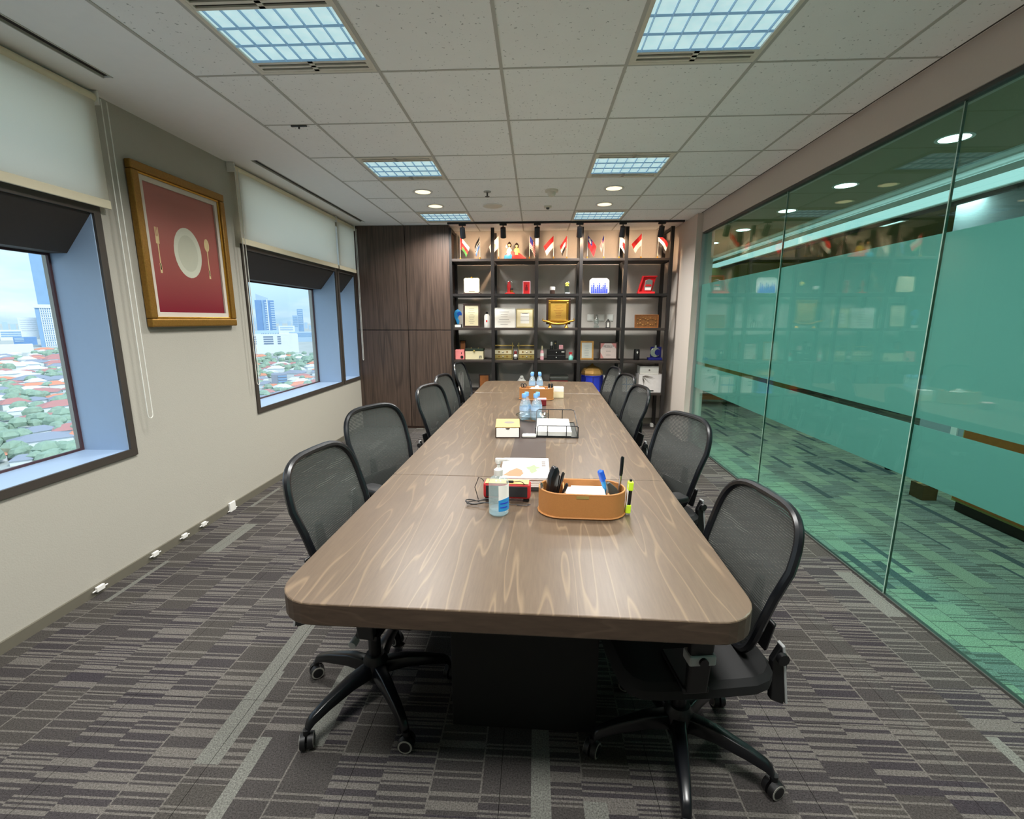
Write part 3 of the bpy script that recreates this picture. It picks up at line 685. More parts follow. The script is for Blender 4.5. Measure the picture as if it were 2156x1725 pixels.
    for sg in (-1, 1):
        MB().prism([(-.225,.36),(-.215,.50),(-.24,.55),(-.265,.50),(-.27,.34)], sg*.17-.012, sg*.17+.012, 'xz').build('back_bracket', M_BLACK, o, bevel=.005)
        m = MB(); m.prism([(-.272,.345),(-.240,.55),(-.248,.555),(-.280,.345)], sg*.17-.015, sg*.17+.015, 'xz'); m.build('bracket_cover', M_GREYP, o, bevel=.002)
        MB().cyl((-.235,sg*.19,.52),(-.235,sg*.205,.52),.018,seg=14).build('height_knob', M_BLACK, o, smooth=True)
        # arm: bracket under the seat, post, ring with button, pad
        MB().box(.03, .11, min(sg*.10, sg*.27), max(sg*.10, sg*.27), .405, .425).build('arm_bracket', M_BLACK, o, bevel=.006)
        m = MB(); m.add([(.04,sg*.25,.41),(.10,sg*.25,.41),(.10,sg*.275,.41),(.04,sg*.275,.41),(.035,sg*.262,.62),(.105,sg*.262,.62),(.105,sg*.292,.62),(.035,sg*.292,.62)], [(0,1,2,3),(7,6,5,4),(0,4,5,1),(1,5,6,2),(2,6,7,3),(3,7,4,0)])
        m.build('arm_post', M_BLACK, o, bevel=.006)
        rg = MB().box(.031, .109, sg*.27-.023, sg*.27+.023, .515, .545).build('arm_ring', M_GREYP, o, bevel=.005)
        MB().cyl((.07, sg*.291, .53), (.07, sg*.301, .53), .013, seg=14).build('arm_button', M_BLACK2, rg, smooth=True)
        m = MB(); 
        m.prism([(-.12,-.035),(-.10,-.045),(.10,-.045),(.13,-.03),(.13,.03),(.10,.045),(-.10,.045),(-.12,.035)], .62, .648, 'xy'); m.move((.08, sg*.275, 0)); m.build('arm_pad', M_BLACK, o, bevel=.009, seg=3, smooth=True)
    return o
CH = make_chair()
chairs = [  # x, y of hub, heading in degrees, seat raise, base turn, label
  (-.59, 1.65, -9, .018, 0, 'mesh office chair nearest the camera on the window side'),
  (-.69, 2.41, -27, .03, 10, 'mesh office chair with its armrest showing, second on the window side'),
  (-.64, 3.69, -18, -.02, 30, 'third mesh office chair on the window side'),
  (-.65, 4.40, -12, -.015, 0, 'fourth mesh office chair on the window side, half hidden behind the third'),
  (-.66, 5.45, -8, .01, 15, 'farthest mesh office chair on the window side, in front of the shelves'),
  (.508, 1.46, 187, -.048, 23, 'mesh office chair nearest the camera on the glass wall side'),
  (.61, 2.48, 202, -.01, 20, 'second mesh office chair on the glass wall side'),
  (.64, 3.88, 190, -.04, 40, 'third mesh office chair on the glass wall side'),
  (.66, 4.56, 194, -.02, 5, 'fourth mesh office chair on the glass wall side, peeking out behind the third'),
  (.655, 5.30, 189, -.02, 60, 'farthest mesh office chair on the glass wall side, by the blue lantern')]
made = [CH] + [copy_tree(CH) for _ in chairs[1:]]
for c, (x, y, a, dz, bt, l) in zip(made, chairs):
    for ch in c.children:
        if ch.name.split('.')[0] in ('base_hub', 'base_leg', 'caster', 'gas_column', 'gas_piston'): 
            ch.rotation_euler.z = math.radians(bt - a); bo = Vector((-.035 if (y < 1.7 and x < 0) else 0, -.045 if y < 1.7 else 0, 0)); bo.rotate(Matrix.Rotation(-math.radians(a), 3, 'Z')); ch.location = bo
        elif ch.name.startswith('arm_'): ch.location.z = max(dz, .028) if y < 1.5 else dz
        else: ch.location.z = dz
    c.location = (x, y, 0); c.rotation_euler = (0, 0, math.radians(a)); c['label'] = l

# ================================================================== CABINET
CY = 6.27
o = thing('wall_cabinet', 'tall dark walnut cabinet filling the corner by the far window', 'cabinet', (-1.77, CY, 0))
MB().box(-.638, .632, .022, .478, .0, ZC-.002).build('body', M_CAB, o); MB().box(-.63, .624, .0205, .0225, .03, ZC-.01).build('backing_panel', M_BLACK, o)
for x0, x1 in ((-.638, .050), (.058, .632)):
    for z0, z1 in ((.03, 1.350), (1.360, ZC-.004)):
        MB().box(x0, x1, 0, .020, z0, z1).build('door', M_CAB, o, bevel=.002)
MB().box(-.638, .632, .012, .022, .0, .028).build('plinth', M_DWOOD, o)

# ================================================================== PICTURE on the left wall
o = thing('framed_picture', 'gilt framed picture of a white plate with fork and spoon on maroon', 'picture', (XL, 3.225, 1.445))
PW, PH = .415, .97
m = MB(); m.ring(.004, .045, -PW, PW, 0, PH, .052, 'x'); m.build('outer_frame', M_GOLDF, o, bevel=.008, seg=2)
m = MB(); m.ring(.010, .034, -PW+.052, PW-.052, .052, PH-.052, .012, 'x'); m.build('inner_gilt', M_GOLD, o, bevel=.003)
m = MB(); m.ring(.008, .024, -PW+.064, PW-.064, .064, PH-.064, .030, 'x'); m.build('mat_board', M_MAT, o)
def maroon():
    mt = pm('maroon_picture', (150, 56, 58), .35, var=.03); t = mt.node_tree; b = t.nodes['Principled BSDF']
    tcn = N(t, 'ShaderNodeTexCoord'); s = N(t, 'ShaderNodeSeparateXYZ'); t.links.new(tcn.outputs['Object'], s.inputs[0])
    rp = N(t, 'ShaderNodeValToRGB'); E = rp.color_ramp.elements
    E[0].position = .10; E[0].color = srgb(118, 14, 38); E[1].position = .95; E[1].color = srgb(174, 106, 92)
    q = E.new(.35); q.color = srgb(148, 74, 70)
    t.links.new(s.outputs[2], rp.inputs[0]); t.links.new(rp.outputs[0], b.inputs['Base Color']); return mt
pr = MB().box(.004, .012, -PW+.09, PW-.09, .09, PH-.09).build('print', maroon(), o)
def disc(y, z, ry, rz, x0, x1, mat, nm, n=32): return MB().prism([(y+ry*math.cos(2*PI*i/n), z+rz*math.sin(2*PI*i/n)) for i in range(n)], x0, x1, 'yz').build(nm, mat, pr)
disc(.01, .495, .128, .165, .012, .0125, M_PLATE, 'plate_print'); disc(.01, .492, .092, .12, .0125, .0128, M_PLATE2, 'plate_well')
MB().box(.012, .0125, -.252, -.244, .36, .52).box(.012, .0125, -.262, -.234, .52, .565).box(.012, .0125, -.262, -.256, .565, .62).box(.012, .0125, -.251, -.245, .565, .62).box(.012, .0125, -.240, -.234, .565, .62).box(.012,.0125,-.256,-.240,.34,.40).build('fork_print', M_CUTL, pr)
disc(.205, .575, .026, .045, .012, .0125, M_CUTL, 'spoon_bowl', 16); MB().box(.012, .0125, .201, .209, .36, .53).box(.012,.0125,.197,.213,.34,.40).build('spoon_handle', M_CUTL, pr)

# small white cable clips and duct along the left skirting
for y, w, l in ((2.22, .05, 'white cable clip on the skirting nearest the camera'), (2.60, .045, 'second white cable clip along the window wall skirting'), (2.85, .045, 'third white cable clip along the window wall skirting'), (3.04, .045, 'fourth white cable clip along the window wall skirting'), (3.36, .07, 'larger white cable cover at the foot of the window wall')):
    o = thing('cable_clip', l, 'cable clip', (XL+.012, y, .02 if w < .06 else 0))
    MB().box(0, .016, -w/2, w/2, 0, .03 if w < .06 else .075).build('cover', M_WHITE, o, bevel=.004)
    MB().cyl((.008, -w/2-.02, .012), (.008, w/2+.02, .012), .004, seg=8).build('cable', M_WHITE, o, smooth=True)

# ================================================================== BOOKCASE
def P(mb, name, mat, o, **kw):            # build a part given in world coordinates under the unrotated thing o
    return mb.move(tuple(-c for c in o.location)).build(name, mat, o, **kw)
BX = [-1.125, -.570, .004, .576, 1.149, 1.716]; SZ = [2.272, 1.830, 1.388, .955, .525]
BK = thing('bookcase', 'tall open black metal bookcase with dark wood shelves across the back wall', 'bookcase', (.3, 6.48, 0))
for x in BX:
    for y0 in (6.275, 6.665):
        P(MB().box(x-.022, x+.022, y0, y0+.04, 0, 2.655), 'post', M_POST, BK, bevel=.002)
for x in (BX[0], BX[-1]):
    for z in SZ + [2.655]:
        P(MB().box(x-.015, x+.015, 6.315, 6.665, z-.035, z-.003), 'side_bar', M_POST, BK)
for k, z in enumerate(SZ):
    for i in range(5):
        a, b = BX[i]+.022, BX[i+1]-.022
        if k == 1:
            P(MB().box(a, b, 6.312, 6.665, z-.010, z), 'glass_shelf', M_CGLASS, BK)
            P(MB().box(a, b, 6.278, 6.312, z-.032, z), 'shelf_rail', M_POST, BK)
            P(MB().box(a, b, 6.665, 6.695, z-.032, z), 'shelf_rail', M_POST, BK)
        else:
            P(MB().box(a, b, 6.278, 6.69, z-.032, z), 'shelf', M_SHELF, BK, bevel=.002)

def lines(o, x0, x1, z0, z1, y, n, mat=M_INK, fr=(.35, .8), h=.004):
    m = MB()
    for i in range(n):
        z = z1 - (z1-z0)*(i+.5)/n; w = (x1-x0)*random.uniform(*fr)/2; c = (x0+x1)/2
        m.box(c-w, c+w, y-.0008, y, z-h/2, z+h/2)
    p = m.build('print', mat, o); p['kind'] = 'stuff'
def framed(name, label, x0, x1, z0, h, y, fw, fm, pmat, n=6, cat='frame', lean=.10, ink=M_INK, inner=None, text=None):
    o = thing(name, label, cat, ((x0+x1)/2, y, z0)); w = (x1-x0)/2
    o.rotation_euler = (-lean, 0, 0)
    MB().ring(-w, w, 0, .018, 0, h, fw, 'y').build('frame', fm, o, bevel=.002)
    MB().box(-w+fw, w-fw, .006, .015, fw, h-fw).build('sheet', pmat, o)
    if inner: MB().ring(-w+fw, w-fw, .002, .012, fw, h-fw, inner[0], 'y').build('mat_board', inner[1], o)
    if n: lines(o, -w+fw+.02, w-fw-.02, fw+.02, h-fw-.03, .006, n, ink)
    if text: text_mesh(text[0], text[1], 'lettering', text[2], o, (0, .0055, text[3]), (PI/2, 0, 0))
    MB().prism([(.018, .0), (.018, h*.6), (.018+h*.12, .004)], -.012, .012, 'yz').build('easel_back', M_DWOOD, o)
    return o

# ---- row of table flags (top shelf)
FC = {k: pm('flag_'+k, v, .75, var=.04) for k, v in dict(r=(206,34,40), w=(236,232,222), g=(60,120,60), k=(30,28,30), b=(40,50,140), lb=(90,130,200), y=(240,200,90), gr=(150,146,140)).items()}
def flag(label, x, side, fn, keys, hoist=.15, fly=.185, droop=60, y=6.46, ph=0.0, h=.315):
    z0 = SZ[0]; o = thing('table_flag', label, 'flag', (x, y, z0), group='table flags on the top shelf')
    MB().lathe([(0,0),(.022,0),(.022,.006),(.010,.03),(.004,.045),(0,.045)], seg=14).build('base', M_GOLD, o, smooth=True)
    MB().cyl((0,0,.03),(0,0,h),.0028,.002,seg=8).build('pole', M_WHITE, o, smooth=True)
    nu, nv = 14, 12; vs = []; m = MB(); d = math.radians(droop-11)
    for i in range(nu+1):
        for j in range(nv+1):
            u, v = i/nu, j/nv
            du = fly*u; wob = .016*math.sin(u*7+v*3+ph)*(.3+u)
            xx = side*(du*math.cos(d)*(1-.35*v*u) + .004); zz = h-.006 - hoist*v*(1-.1*u) - du*math.sin(d)
            vs.append((xx, -.006+wob - .02*u*v, zz))
    b = 0; fs = []
    for i in range(nu):
        for j in range(nv):
            fs.append((i*(nv+1)+j, (i+1)*(nv+1)+j, (i+1)*(nv+1)+j+1, i*(nv+1)+j+1))
    m.add(vs, fs); q = 0
    for i in range(nu):
        for j in range(nv): m.m[q] = keys.index(fn((i+.5)/nu, (j+.5)/nv)); q += 1
    m.build('cloth', [FC[k] for k in keys], o, smooth=True)
str_ = lambda u, v: 'b' if (u < .45 and v < .5) else ('r' if int(v*12) % 2 == 0 else 'w')
flag('white, red and green table flag at the left end of the top shelf', -1.02, 1, lambda u, v: 'r' if u < .25 else ('w' if v < .33 else ('r' if v < .66 else 'g')), ['r','w','g'], ph=.5)
flag('black, white and blue table flag on the top shelf', -.755, -1, lambda u, v: 'k' if .38 < v < .62 else ('w' if .3 < v < .7 else ('k' if v < .3 else 'lb')), ['k','w','lb'], droop=74, fly=.15)
flag('plain white table flag with grey emblem, left of the couple figurine', -.505, -1, lambda u, v: 'gr' if (u-.5)**2+(v-.55)**2 < .05 else 'w', ['w','gr'], droop=58)
flag('striped flag with blue corner, right of the couple figurine', -.095, 1, str_, ['b','r','w'], droop=66, ph=1)
flag('red over white table flag left of the shelf centre', .225, -1, lambda u, v: 'r' if v < .5 else 'w', ['r','w'], droop=56, ph=2)
flag('red, white and black table flag right of the shelf centre', .40, -1, lambda u, v: 'r' if (u < .22 or v < .33) else ('w' if v < .66 else 'k'), ['r','w','k'], droop=68, fly=.16)
flag('red flag with blue corner and white sun', .668, 1, lambda u, v: ('w' if (u-.24)**2+(v-.26)**2 < .022 else 'b') if (u < .5 and v < .52) else 'r', ['r','b','w'], droop=62, ph=.7)
flag('slim striped flag with dark blue corner beside the sun flag', .885, -1, str_, ['b','r','w'], droop=76, fly=.13, hoist=.11)
flag('white flag with a red disc', 1.085, 1, lambda u, v: 'r' if (u-.5)**2*1.6+(v-.5)**2 < .075 else 'w', ['w','r'], droop=60, ph=1.4)
flag('orange red over white flag, second from the right end', 1.37, -1, lambda u, v: 'r' if v < .5 else 'w', ['r','w'], droop=58, ph=2.4, h=.335)
flag('red, white and black striped flag at the right end', 1.585, 1, lambda u, v: 'r' if v < .34 else ('w' if v < .67 else 'k'), ['r','w','k'], droop=58, ph=.2, h=.335)
# couple figurine
o = thing('couple_figurine', 'painted figurine of a seated couple in bright dress with a red drape', 'figurine', (-.30, 6.46, SZ[0]))
MB().prism([(-.13,0),(.15,0),(.17,.02),(.06,.10),(-.05,.115),(-.12,.07)], -.035, .035, 'xz').build('drape_red', M_RED, o, bevel=.012, smooth=True)
MB().prism([(-.135,0),(-.03,0),(-.02,.06),(-.06,.10),(-.125,.06)], -.04, -.0, 'xz').build('drape_blue', M_LBLUE, o, bevel=.01, smooth=True)
for x, hr, dm, hh in ((-.062, 1.15, M_WHITE, .205), (.035, .9, M_YELLOW, .175)):
    bd = MB().lathe([(0,.06),(.042,.065),(.040,.11),(.030,.145),(.012,.155),(.011,.168),(0,.168)], x, .0, 0, 14).build('figure', dm, o, smooth=True)
    MB().lathe([(0,0),(.014,.004),(.022,.018),(.022,.032),(.013,.044),(0,.046)], x, 0, .16+(hr-1)*.05, 14).build('head', M_SKIN, bd, smooth=True)
    MB().lathe([(0,-.01),(.027,.004),(.028,.03),(.018,.052),(.004,.066),(0,.066)], x, .008, .165+(hr-1)*.05, 14).build('hair', M_HAIR, bd, smooth=True)
MB().prism([(.10*math.cos(PI*i/14)-.01, .16+.10*math.sin(PI*i/14)) for i in range(15)], .032, .036, 'xz').build('acrylic_halo', M_CGLASS, o)

# ---- second shelf
Z = SZ[1]
o = thing('award_plaque', 'bright cream award plaque on a dark wedge stand', 'plaque', (-.865, 6.42, Z))
MB().box(-.12, .12, -.03, .09, 0, .018).build('foot', M_DWOOD, o, bevel=.003); MB().prism([(.0,.018),(.09,.018),(.03,.215),(.0,.215)], -.09, .10, 'yz').build('wedge', M_DWOOD, o)
pq = MB().prism([(-.105,.03),(-.085,.018),(.085,.018),(.105,.03),(.105,.20),(.09,.212),(-.09,.212),(-.105,.20)], -.014, -.002, 'xz').build('face_plate', M_CREAM, o, bevel=.003)
MB().cyl((0,-.012,.212),(0,-.004,.222),.014,seg=12).build('crest', M_GOLD, pq); MB().box(-.04,.04,-.0155,-.014,.034,.042).build('name_strip', M_INK, pq)
o = thing('dome_figurine', 'red figurine under a clear glass dome on a red base', 'figurine', (-.355, 6.46, Z))
MB().lathe([(0,0),(.07,0),(.07,.014),(.062,.02),(0,.02)], seg=24).build('base', M_RED, o, smooth=True)
MB().lathe([(.062,.02),(.062,.14),(.052,.18),(.03,.204),(.0,.212)], seg=24).build('dome', M_CGLASS, o, smooth=True)
fg = MB().lathe([(0,.02),(.028,.022),(.022,.07),(.03,.11),(.018,.14),(.02,.165),(0,.175)], -.012, 0, 0, 12).build('figure', M_RED, o, smooth=True)
MB().lathe([(0,.02),(.018,.022),(.02,.05),(0,.06)], .026, -.01, 0, 12).build('gold_pot', M_GOLD, o, smooth=True); MB().box(.01,.045,-.02,.0,.06,.085).build('dark_hat', M_HAIR, o, bevel=.006)
o = thing('red_gift_box', 'upright red box with white border and dark figure print', 'box', (-.13, 6.45, Z))
MB().box(-.05,.05,-.02,.03,0,.17).build('body', M_LPINK, o, bevel=.002); MB().box(-.042,.042,-.0215,-.02,.008,.16).build('panel', M_RED, o)
MB().prism([(-.02,.05),(.02,.05),(.016,.09),(.008,.10),(.012,.125),(-.012,.125),(-.008,.10),(-.016,.09)], -.0228,-.0215,'xz').build('print', M_DRED, o)
o = thing('candle_jar', 'small dark jar with a white lid on the second shelf', 'jar', (.218, 6.45, Z))
MB().lathe([(0,0),(.030,0),(.033,.01),(.033,.05),(.028,.055),(0,.055)], seg=18).build('jar', M_DWOOD, o, smooth=True); MB().lathe([(0,.055),(.034,.055),(.036,.065),(.036,.092),(.030,.098),(0,.098)], seg=18).build('lid', M_WHITE, o, smooth=True)
o = thing('crystal_trophy', 'yellow flower crystal trophy on a clear foot', 'trophy', (.41, 6.45, Z))
MB().box(-.04,.045,-.025,.025,0,.016).build('foot', M_CRYSTAL, o, bevel=.003); MB().prism([(-.03,.016),(.032,.016),(.026,.09),(.04,.16),(-.028,.16),(-.034,.10)], -.012,.012,'xz').build('block', M_CRYSTAL, o, bevel=.004)
for dx, dz in ((0,.125),(.018,.135),(-.016,.135),(.0,.148),(.012,.112),(-.01,.112)): MB().lathe([(0,-.012),(.011,-.006),(.012,.004),(0,.012)], dx, -.016, dz, 10).build('petal', M_YELLOW, o, smooth=True)
o = thing('photo_plate', 'white eight-sided plate with a blue group photo', 'plate', (.842, 6.45, Z)); o.rotation_euler = (-.1,0,0)
MB().prism([(-.10,0),(.10,0),(.132,.03),(.132,.18),(.10,.212),(-.10,.212),(-.132,.18),(-.132,.03)], 0, .012, 'xz').build('plate', M_PAPER, o, bevel=.003)
m = MB()
for i in range(9):
    x = -.10+.025*i; hh = .10+.03*math.sin(i*2.1)
    m.prism([(x-.012,.012),(x+.012,.012),(x+.011,hh),(x-.011,hh)], -.0012,0,'xz'); m.prism([(x+.008*math.cos(t*PI/4),hh+.012+.010*math.sin(t*PI/4)) for t in range(8)], -.0012,0,'xz')
pp = m.build('group_print', M_RBLUE, o); pp['kind'] = 'stuff'
MB().prism([(.012,.0),(.012,.12),(.05,.0)], -.02,.02,'yz').build('easel', M_BLACK, o)
o = thing('red_award_case', 'open red velvet case holding a white shield award', 'award', (1.465, 6.45, Z))
MB().box(-.12,.10,-.05,.05,0,.03).build('case_base', M_REDV, o, bevel=.004)
MB().prism([(-.115,.03),(.07,.03),(.13,.235),(-.06,.235)], .02,.04,'xz').build('case_lid', M_REDV, o, bevel=.004)
m = MB(); m.prism([(-.06,.235),(.13,.235),(.13,.222),(-.06,.222)], -.01,.02,'xz'); m.prism([(-.115,.03),(-.10,.03),(-.046,.222),(-.06,.222)], -.01,.02,'xz'); m.build('lid_rim', M_REDV, o)
sh = MB().prism([(-.03,.045),(.055,.045),(.07,.10),(.075,.175),(.03,.195),(-.02,.175),(-.03,.10)], .0,.014,'xz').build('shield', M_SILVER, o, bevel=.004)
MB().box(-.015,.06,-.002,0,.10,.125).build('red_band', M_RED, sh); MB().box(-.022,.055,-.002,0,.05,.085).build('name_plate', M_PAPER, sh)

# ---- third shelf
Z = SZ[2]
o = thing('wave_award', 'blue curved wave award on a black base with white label', 'award', (-1.065, 6.44, Z))
MB().box(-.048,.048,-.03,.03,0,.045).build('base', M_BLACK, o, bevel=.003); MB().box(-.042,.042,-.0315,-.03,.006,.038).build('label_plate', M_PAPER, o)
MB().prism([(-.01,.045),(.012,.045),(.02,.09),(.0,.13),(.02,.165),(.05,.16),(.055,.185),(.04,.22),(.0,.245),(-.035,.23),(-.052,.19),(-.05,.14),(-.03,.10)], -.008,.008,'xz').build('wave', M_LBLUE, o, bevel=.004, smooth=True)
MB().prism([(.0,.15),(.03,.17),(.055,.165),(.052,.20),(.02,.215),(-.01,.195)], -.011,-.008,'xz').build('dark_curl', M_BLUE, o)
framed('award_certificate', 'tall dark wood frame with a cream award certificate', -1.0, -.765, Z, .325, 6.46, .026, M_DWOOD, M_CREAM, 9, 'certificate')
o = thing('white_flask', 'white metal flask with black cap and red mark', 'bottle', (-.668, 6.44, Z))
MB().lathe([(0,0),(.036,0),(.038,.004),(.038,.15),(.030,.17),(.016,.182),(0,.182)], seg=22).build('body', M_WHITE, o, smooth=True); MB().lathe([(0,.182),(.017,.182),(.017,.206),(.010,.212),(0,.212)], seg=16).build('cap', M_BLACK, o, smooth=True)
MB().box(-.010,.010,-.0392,-.037,.075,.10).build('mark', M_RED, o)
framed('certificate_board', 'frameless wide white certificate board', -.585, -.285, Z, .265, 6.46, .006, M_PAPER, M_PAPER, 6, 'certificate')
framed('silver_frame', 'pale gold frame with wide cream mount and small certificate', -.268, -.035, Z, .255, 6.46, .012, M_BRASS, M_PAPER, 4, 'frame', inner=(.045, M_CREAM))
o = thing('golden_frame_stand', 'large ornate gold frame standing in a golden boat-shaped cradle', 'frame', (.304, 6.46, Z))
MB().ring(-.165,.165,.0,.03,.045,.393,.028,'y').build('outer_frame', M_DWOOD, o, bevel=.004); MB().ring(-.137,.137,-.004,.022,.073,.365,.03,'y').build('inner_frame', M_GOLD, o, bevel=.006)
MB().box(-.107,.107,.006,.012,.103,.335).build('sheet', pm('gold_sheet', (214,170,80), .35, metal=.4), o); lines(o, -.09, .09, .13, .31, .006, 8, M_ORANGE)
m = MB(); m.tube([(-.205,-.02,.125),(-.215,-.02,.10),(-.195,-.02,.09),(-.16,-.02,.085),(-.08,-.02,.055),(0,-.02,.05),(.08,-.02,.055),(.16,-.02,.085),(.195,-.02,.09),(.215,-.02,.10),(.205,-.02,.125)], [.006,.010,.012,.014,.016,.017,.016,.014,.012,.010,.006], 10); m.build('cradle', M_GOLD, o, smooth=True)
for x in (-.11,.11): MB().lathe([(0,0),(.03,0),(.026,.012),(.012,.03),(.016,.05),(0,.06)], x, -.01, 0, 12).build('cradle_foot', M_GOLD, o, smooth=True)
o = thing('glass_sculpture', 'twisted clear glass sculpture in front of the wall switches', 'sculpture', (.816, 6.44, Z))
MB().box(-.035,.035,-.03,.03,0,.03).build('foot', M_CRYSTAL, o, bevel=.004); MB().lathe([(0,.03),(.018,.032),(.036,.07),(.040,.095),(.022,.13),(.008,.15),(.014,.165),(.004,.176),(0,.176)], 0,0,0,10).build('body', M_CRYSTAL, o, smooth=True)
o = thing('lantern', 'small black wire lantern beside the glass sculpture', 'lantern', (.971, 6.44, Z))
MB().lathe([(0,0),(.034,0),(.034,.008),(0,.008)], seg=16).build('base', M_BLACK, o)
for k in range(6): a = k*PI/3; MB().tube([(.031*math.cos(a),.031*math.sin(a),.008),(.033*math.cos(a),.033*math.sin(a),.06),(.02*math.cos(a),.02*math.sin(a),.092),(0,0,.104)], .003, 6).build('wire', M_BLACK, o)
MB().lathe([(0,.1),(.01,.1),(.006,.116),(0,.118)], seg=10).build('finial', M_BLACK, o); MB().cyl((0,0,.008),(0,0,.07),.014,seg=12).build('candle', M_PAPER, o, smooth=True)
o = thing('carved_panel', 'wide brown carved wooden relief panel', 'panel', (1.492, 6.46, Z)); o.rotation_euler = (-.1,0,0)
MB().box(-.155,.155,0,.018,0,.172).build('board', M_CARVED, o, bevel=.004); MB().ring(-.158,.158,-.004,.02,-.0,.175,.01,'y').build('border', M_ORANGE, o, bevel=.002)
for k in range(16): MB().lathe([(0,-.006),(.011,-.003),(.008,.003),(0,.005)], -.12+.034*(k % 8), -.003, .05+.07*(k//8)+.015*math.sin(k*2), 8).build('relief', M_GOLDF, o, smooth=True)
for x, l in ((.769, 'left'), (.919, 'middle'), (1.042, 'right')):
    o = thing('wall_switch', 'square white switch plate on the back wall, %s of three' % l, 'switch', (x, YB, 1.524))
    MB().box(-.045,.045,-.010,0,-.045,.045).build('plate', M_WHITE, o, bevel=.004); MB().box(-.026,.026,-.014,-.010,-.028,.028).build('rocker', M_PAPER, o, bevel=.002)

# ---- fourth shelf
Z = SZ[3]
framed('dark_photo_frame', 'small dark photo frame behind the pink box', -1.075, -.985, Z, .255, 6.58, .012, M_DWOOD, M_ORANGE, 0, 'frame')
o = thing('pink_box', 'pink gadget box with a round black lens', 'box', (-1.040, 6.42, Z))
MB().box(-.062,.062,-.05,.05,0,.135).build('body', M_PINK, o, bevel=.008, seg=3); MB().cyl((.03,-.05,.035),(.03,-.058,.035),.020,seg=18).build('lens', M_BLACK, o, smooth=True); MB().box(.02,.028,-.0525,-.05,.075,.10).build('slot', M_BLACK, o)
o = thing('green_lid_box', 'cream storage box with dark green lid and brass clasp', 'box', (-.842, 6.46, Z))
MB().box(-.125,.125,-.07,.07,0,.115).build('body', M_CREAM, o, bevel=.006); ld_ = MB().box(-.13,.13,-.074,.074,.115,.15).build('lid', M_DGREEN, o, bevel=.008)
MB().box(-.012,.012,-.08,-.074,.10,.13).build('clasp', M_BRASS, o, bevel=.003)
for x in (-.05, .05): MB().lathe([(0,.15),(.008,.15),(.006,.16),(0,.162)], x, 0, 0, 10).build('lid_stud', M_BRASS, ld_)
MB().tube([(.07,-.073,.02),(.075,-.078,.05),(.095,-.078,.055),(.10,-.073,.03)], .006, 8).build('handle', M_SILVER, o, smooth=True)
def caddy(label, x0, x1):
    xc = (x0+x1)/2; w = (x1-x0)/2; o = thing('brass_caddy', label, 'rack', (xc, 6.46, Z), group='brass drawer caddies')
    for s in (-1, 1):
        MB().box(s*w-.008 if s > 0 else -w, s*w if s > 0 else -w+.008, -.06, .06, 0, .228).build('side_panel', M_BRASS, o, bevel=.002)
        MB().cyl((s*w, -.01, .185), (s*(w+.018), -.01, .185), .014, seg=12).build('end_knob', M_BRASS, o, smooth=True)
    MB().box(-w+.008, w-.008, -.058, .058, 0, .008).build('bottom', M_BRASS, o); MB().box(-w+.008, w-.008, -.058, .058, .135, .143).build('top_tray', M_BRASS, o)
    MB().cyl((-w, -.01, .19), (w, -.01, .19), .008, seg=10).build('handle_bar', M_BRASS, o, smooth=True)
    for z0 in (.012, .075):
        dr = MB().box(-w+.012, w-.012, -.062, .05, z0, z0+.056).build('drawer', M_CREAM if z0 > .05 else M_BRASS, o, bevel=.003)
        MB().lathe([(0,0),(.008,.002),(.010,.008),(0,.014)], 0,0,0,10).rot(PI/2,'x').move((0,-.062,z0+.028)).build('drawer_knob', M_SILVER, dr, smooth=True)
        for dx in (-.055, .055): MB().cyl((dx,-.062,z0+.03),(dx,-.0645,z0+.03),.012,seg=10).build('ornament', M_GOLDF, dr)
caddy('brass caddy with two drawers, left of the small doll', -.575, -.315); caddy('brass caddy with two drawers, right of the small doll', -.235, -.005)
o = thing('small_doll', 'tiny dark red doll with white head between the brass caddies', 'figurine', (-.275, 6.40, Z))
MB().lathe([(0,0),(.03,0),(.032,.012),(.018,.03),(0,.03)], seg=14).build('base', M_BLACK, o, smooth=True); MB().lathe([(0,.03),(.022,.034),(.026,.055),(.014,.075),(0,.078)], seg=14).build('body', M_WHITE, o, smooth=True)
MB().lathe([(0,.076),(.018,.08),(.020,.10),(.012,.118),(0,.12)], seg=14).build('head', M_DRED, o, smooth=True)
for x in (-.01,.01): MB().lathe([(0,.115),(.005,.116),(.004,.136),(0,.138)], x,0,0,8).build('ear', M_WHITE, o)
o = thing('mist_bottle', 'slim white mist bottle left of the black drawer box', 'bottle', (.088, 6.42, Z))
MB().lathe([(0,0),(.024,0),(.026,.006),(.026,.10),(.018,.125),(.010,.135),(0,.135)], seg=18).build('body', M_LPINK, o, smooth=True); MB().lathe([(0,.135),(.011,.135),(.011,.17),(.006,.19),(0,.19)], seg=14).build('cap', M_CREAM, o, smooth=True); MB().lathe([(.0265,.05),(.0268,.05),(.0268,.09),(.0265,.09)], seg=18, ring=True).build('label', M_PAPER, o)
o = thing('black_drawer_box', 'black two-drawer box carrying small bottles', 'box', (.282, 6.46, Z))
MB().box(-.128,.128,-.07,.07,0,.138).build('body', M_BLACK, o, bevel=.003)
for z0 in (.006, .074):
    dr = MB().box(-.12,.12,-.076,-.07,z0,z0+.06).build('drawer', M_BLACK2, o, bevel=.002); MB().cyl((0,-.076,z0+.03),(0,-.086,z0+.03),.006,seg=10).build('drawer_knob', M_WHITE, dr)
MB().box(.07,.11,-.0775,-.076,.104,.116).build('label_mark', M_PAPER, o)
zt = Z+.138
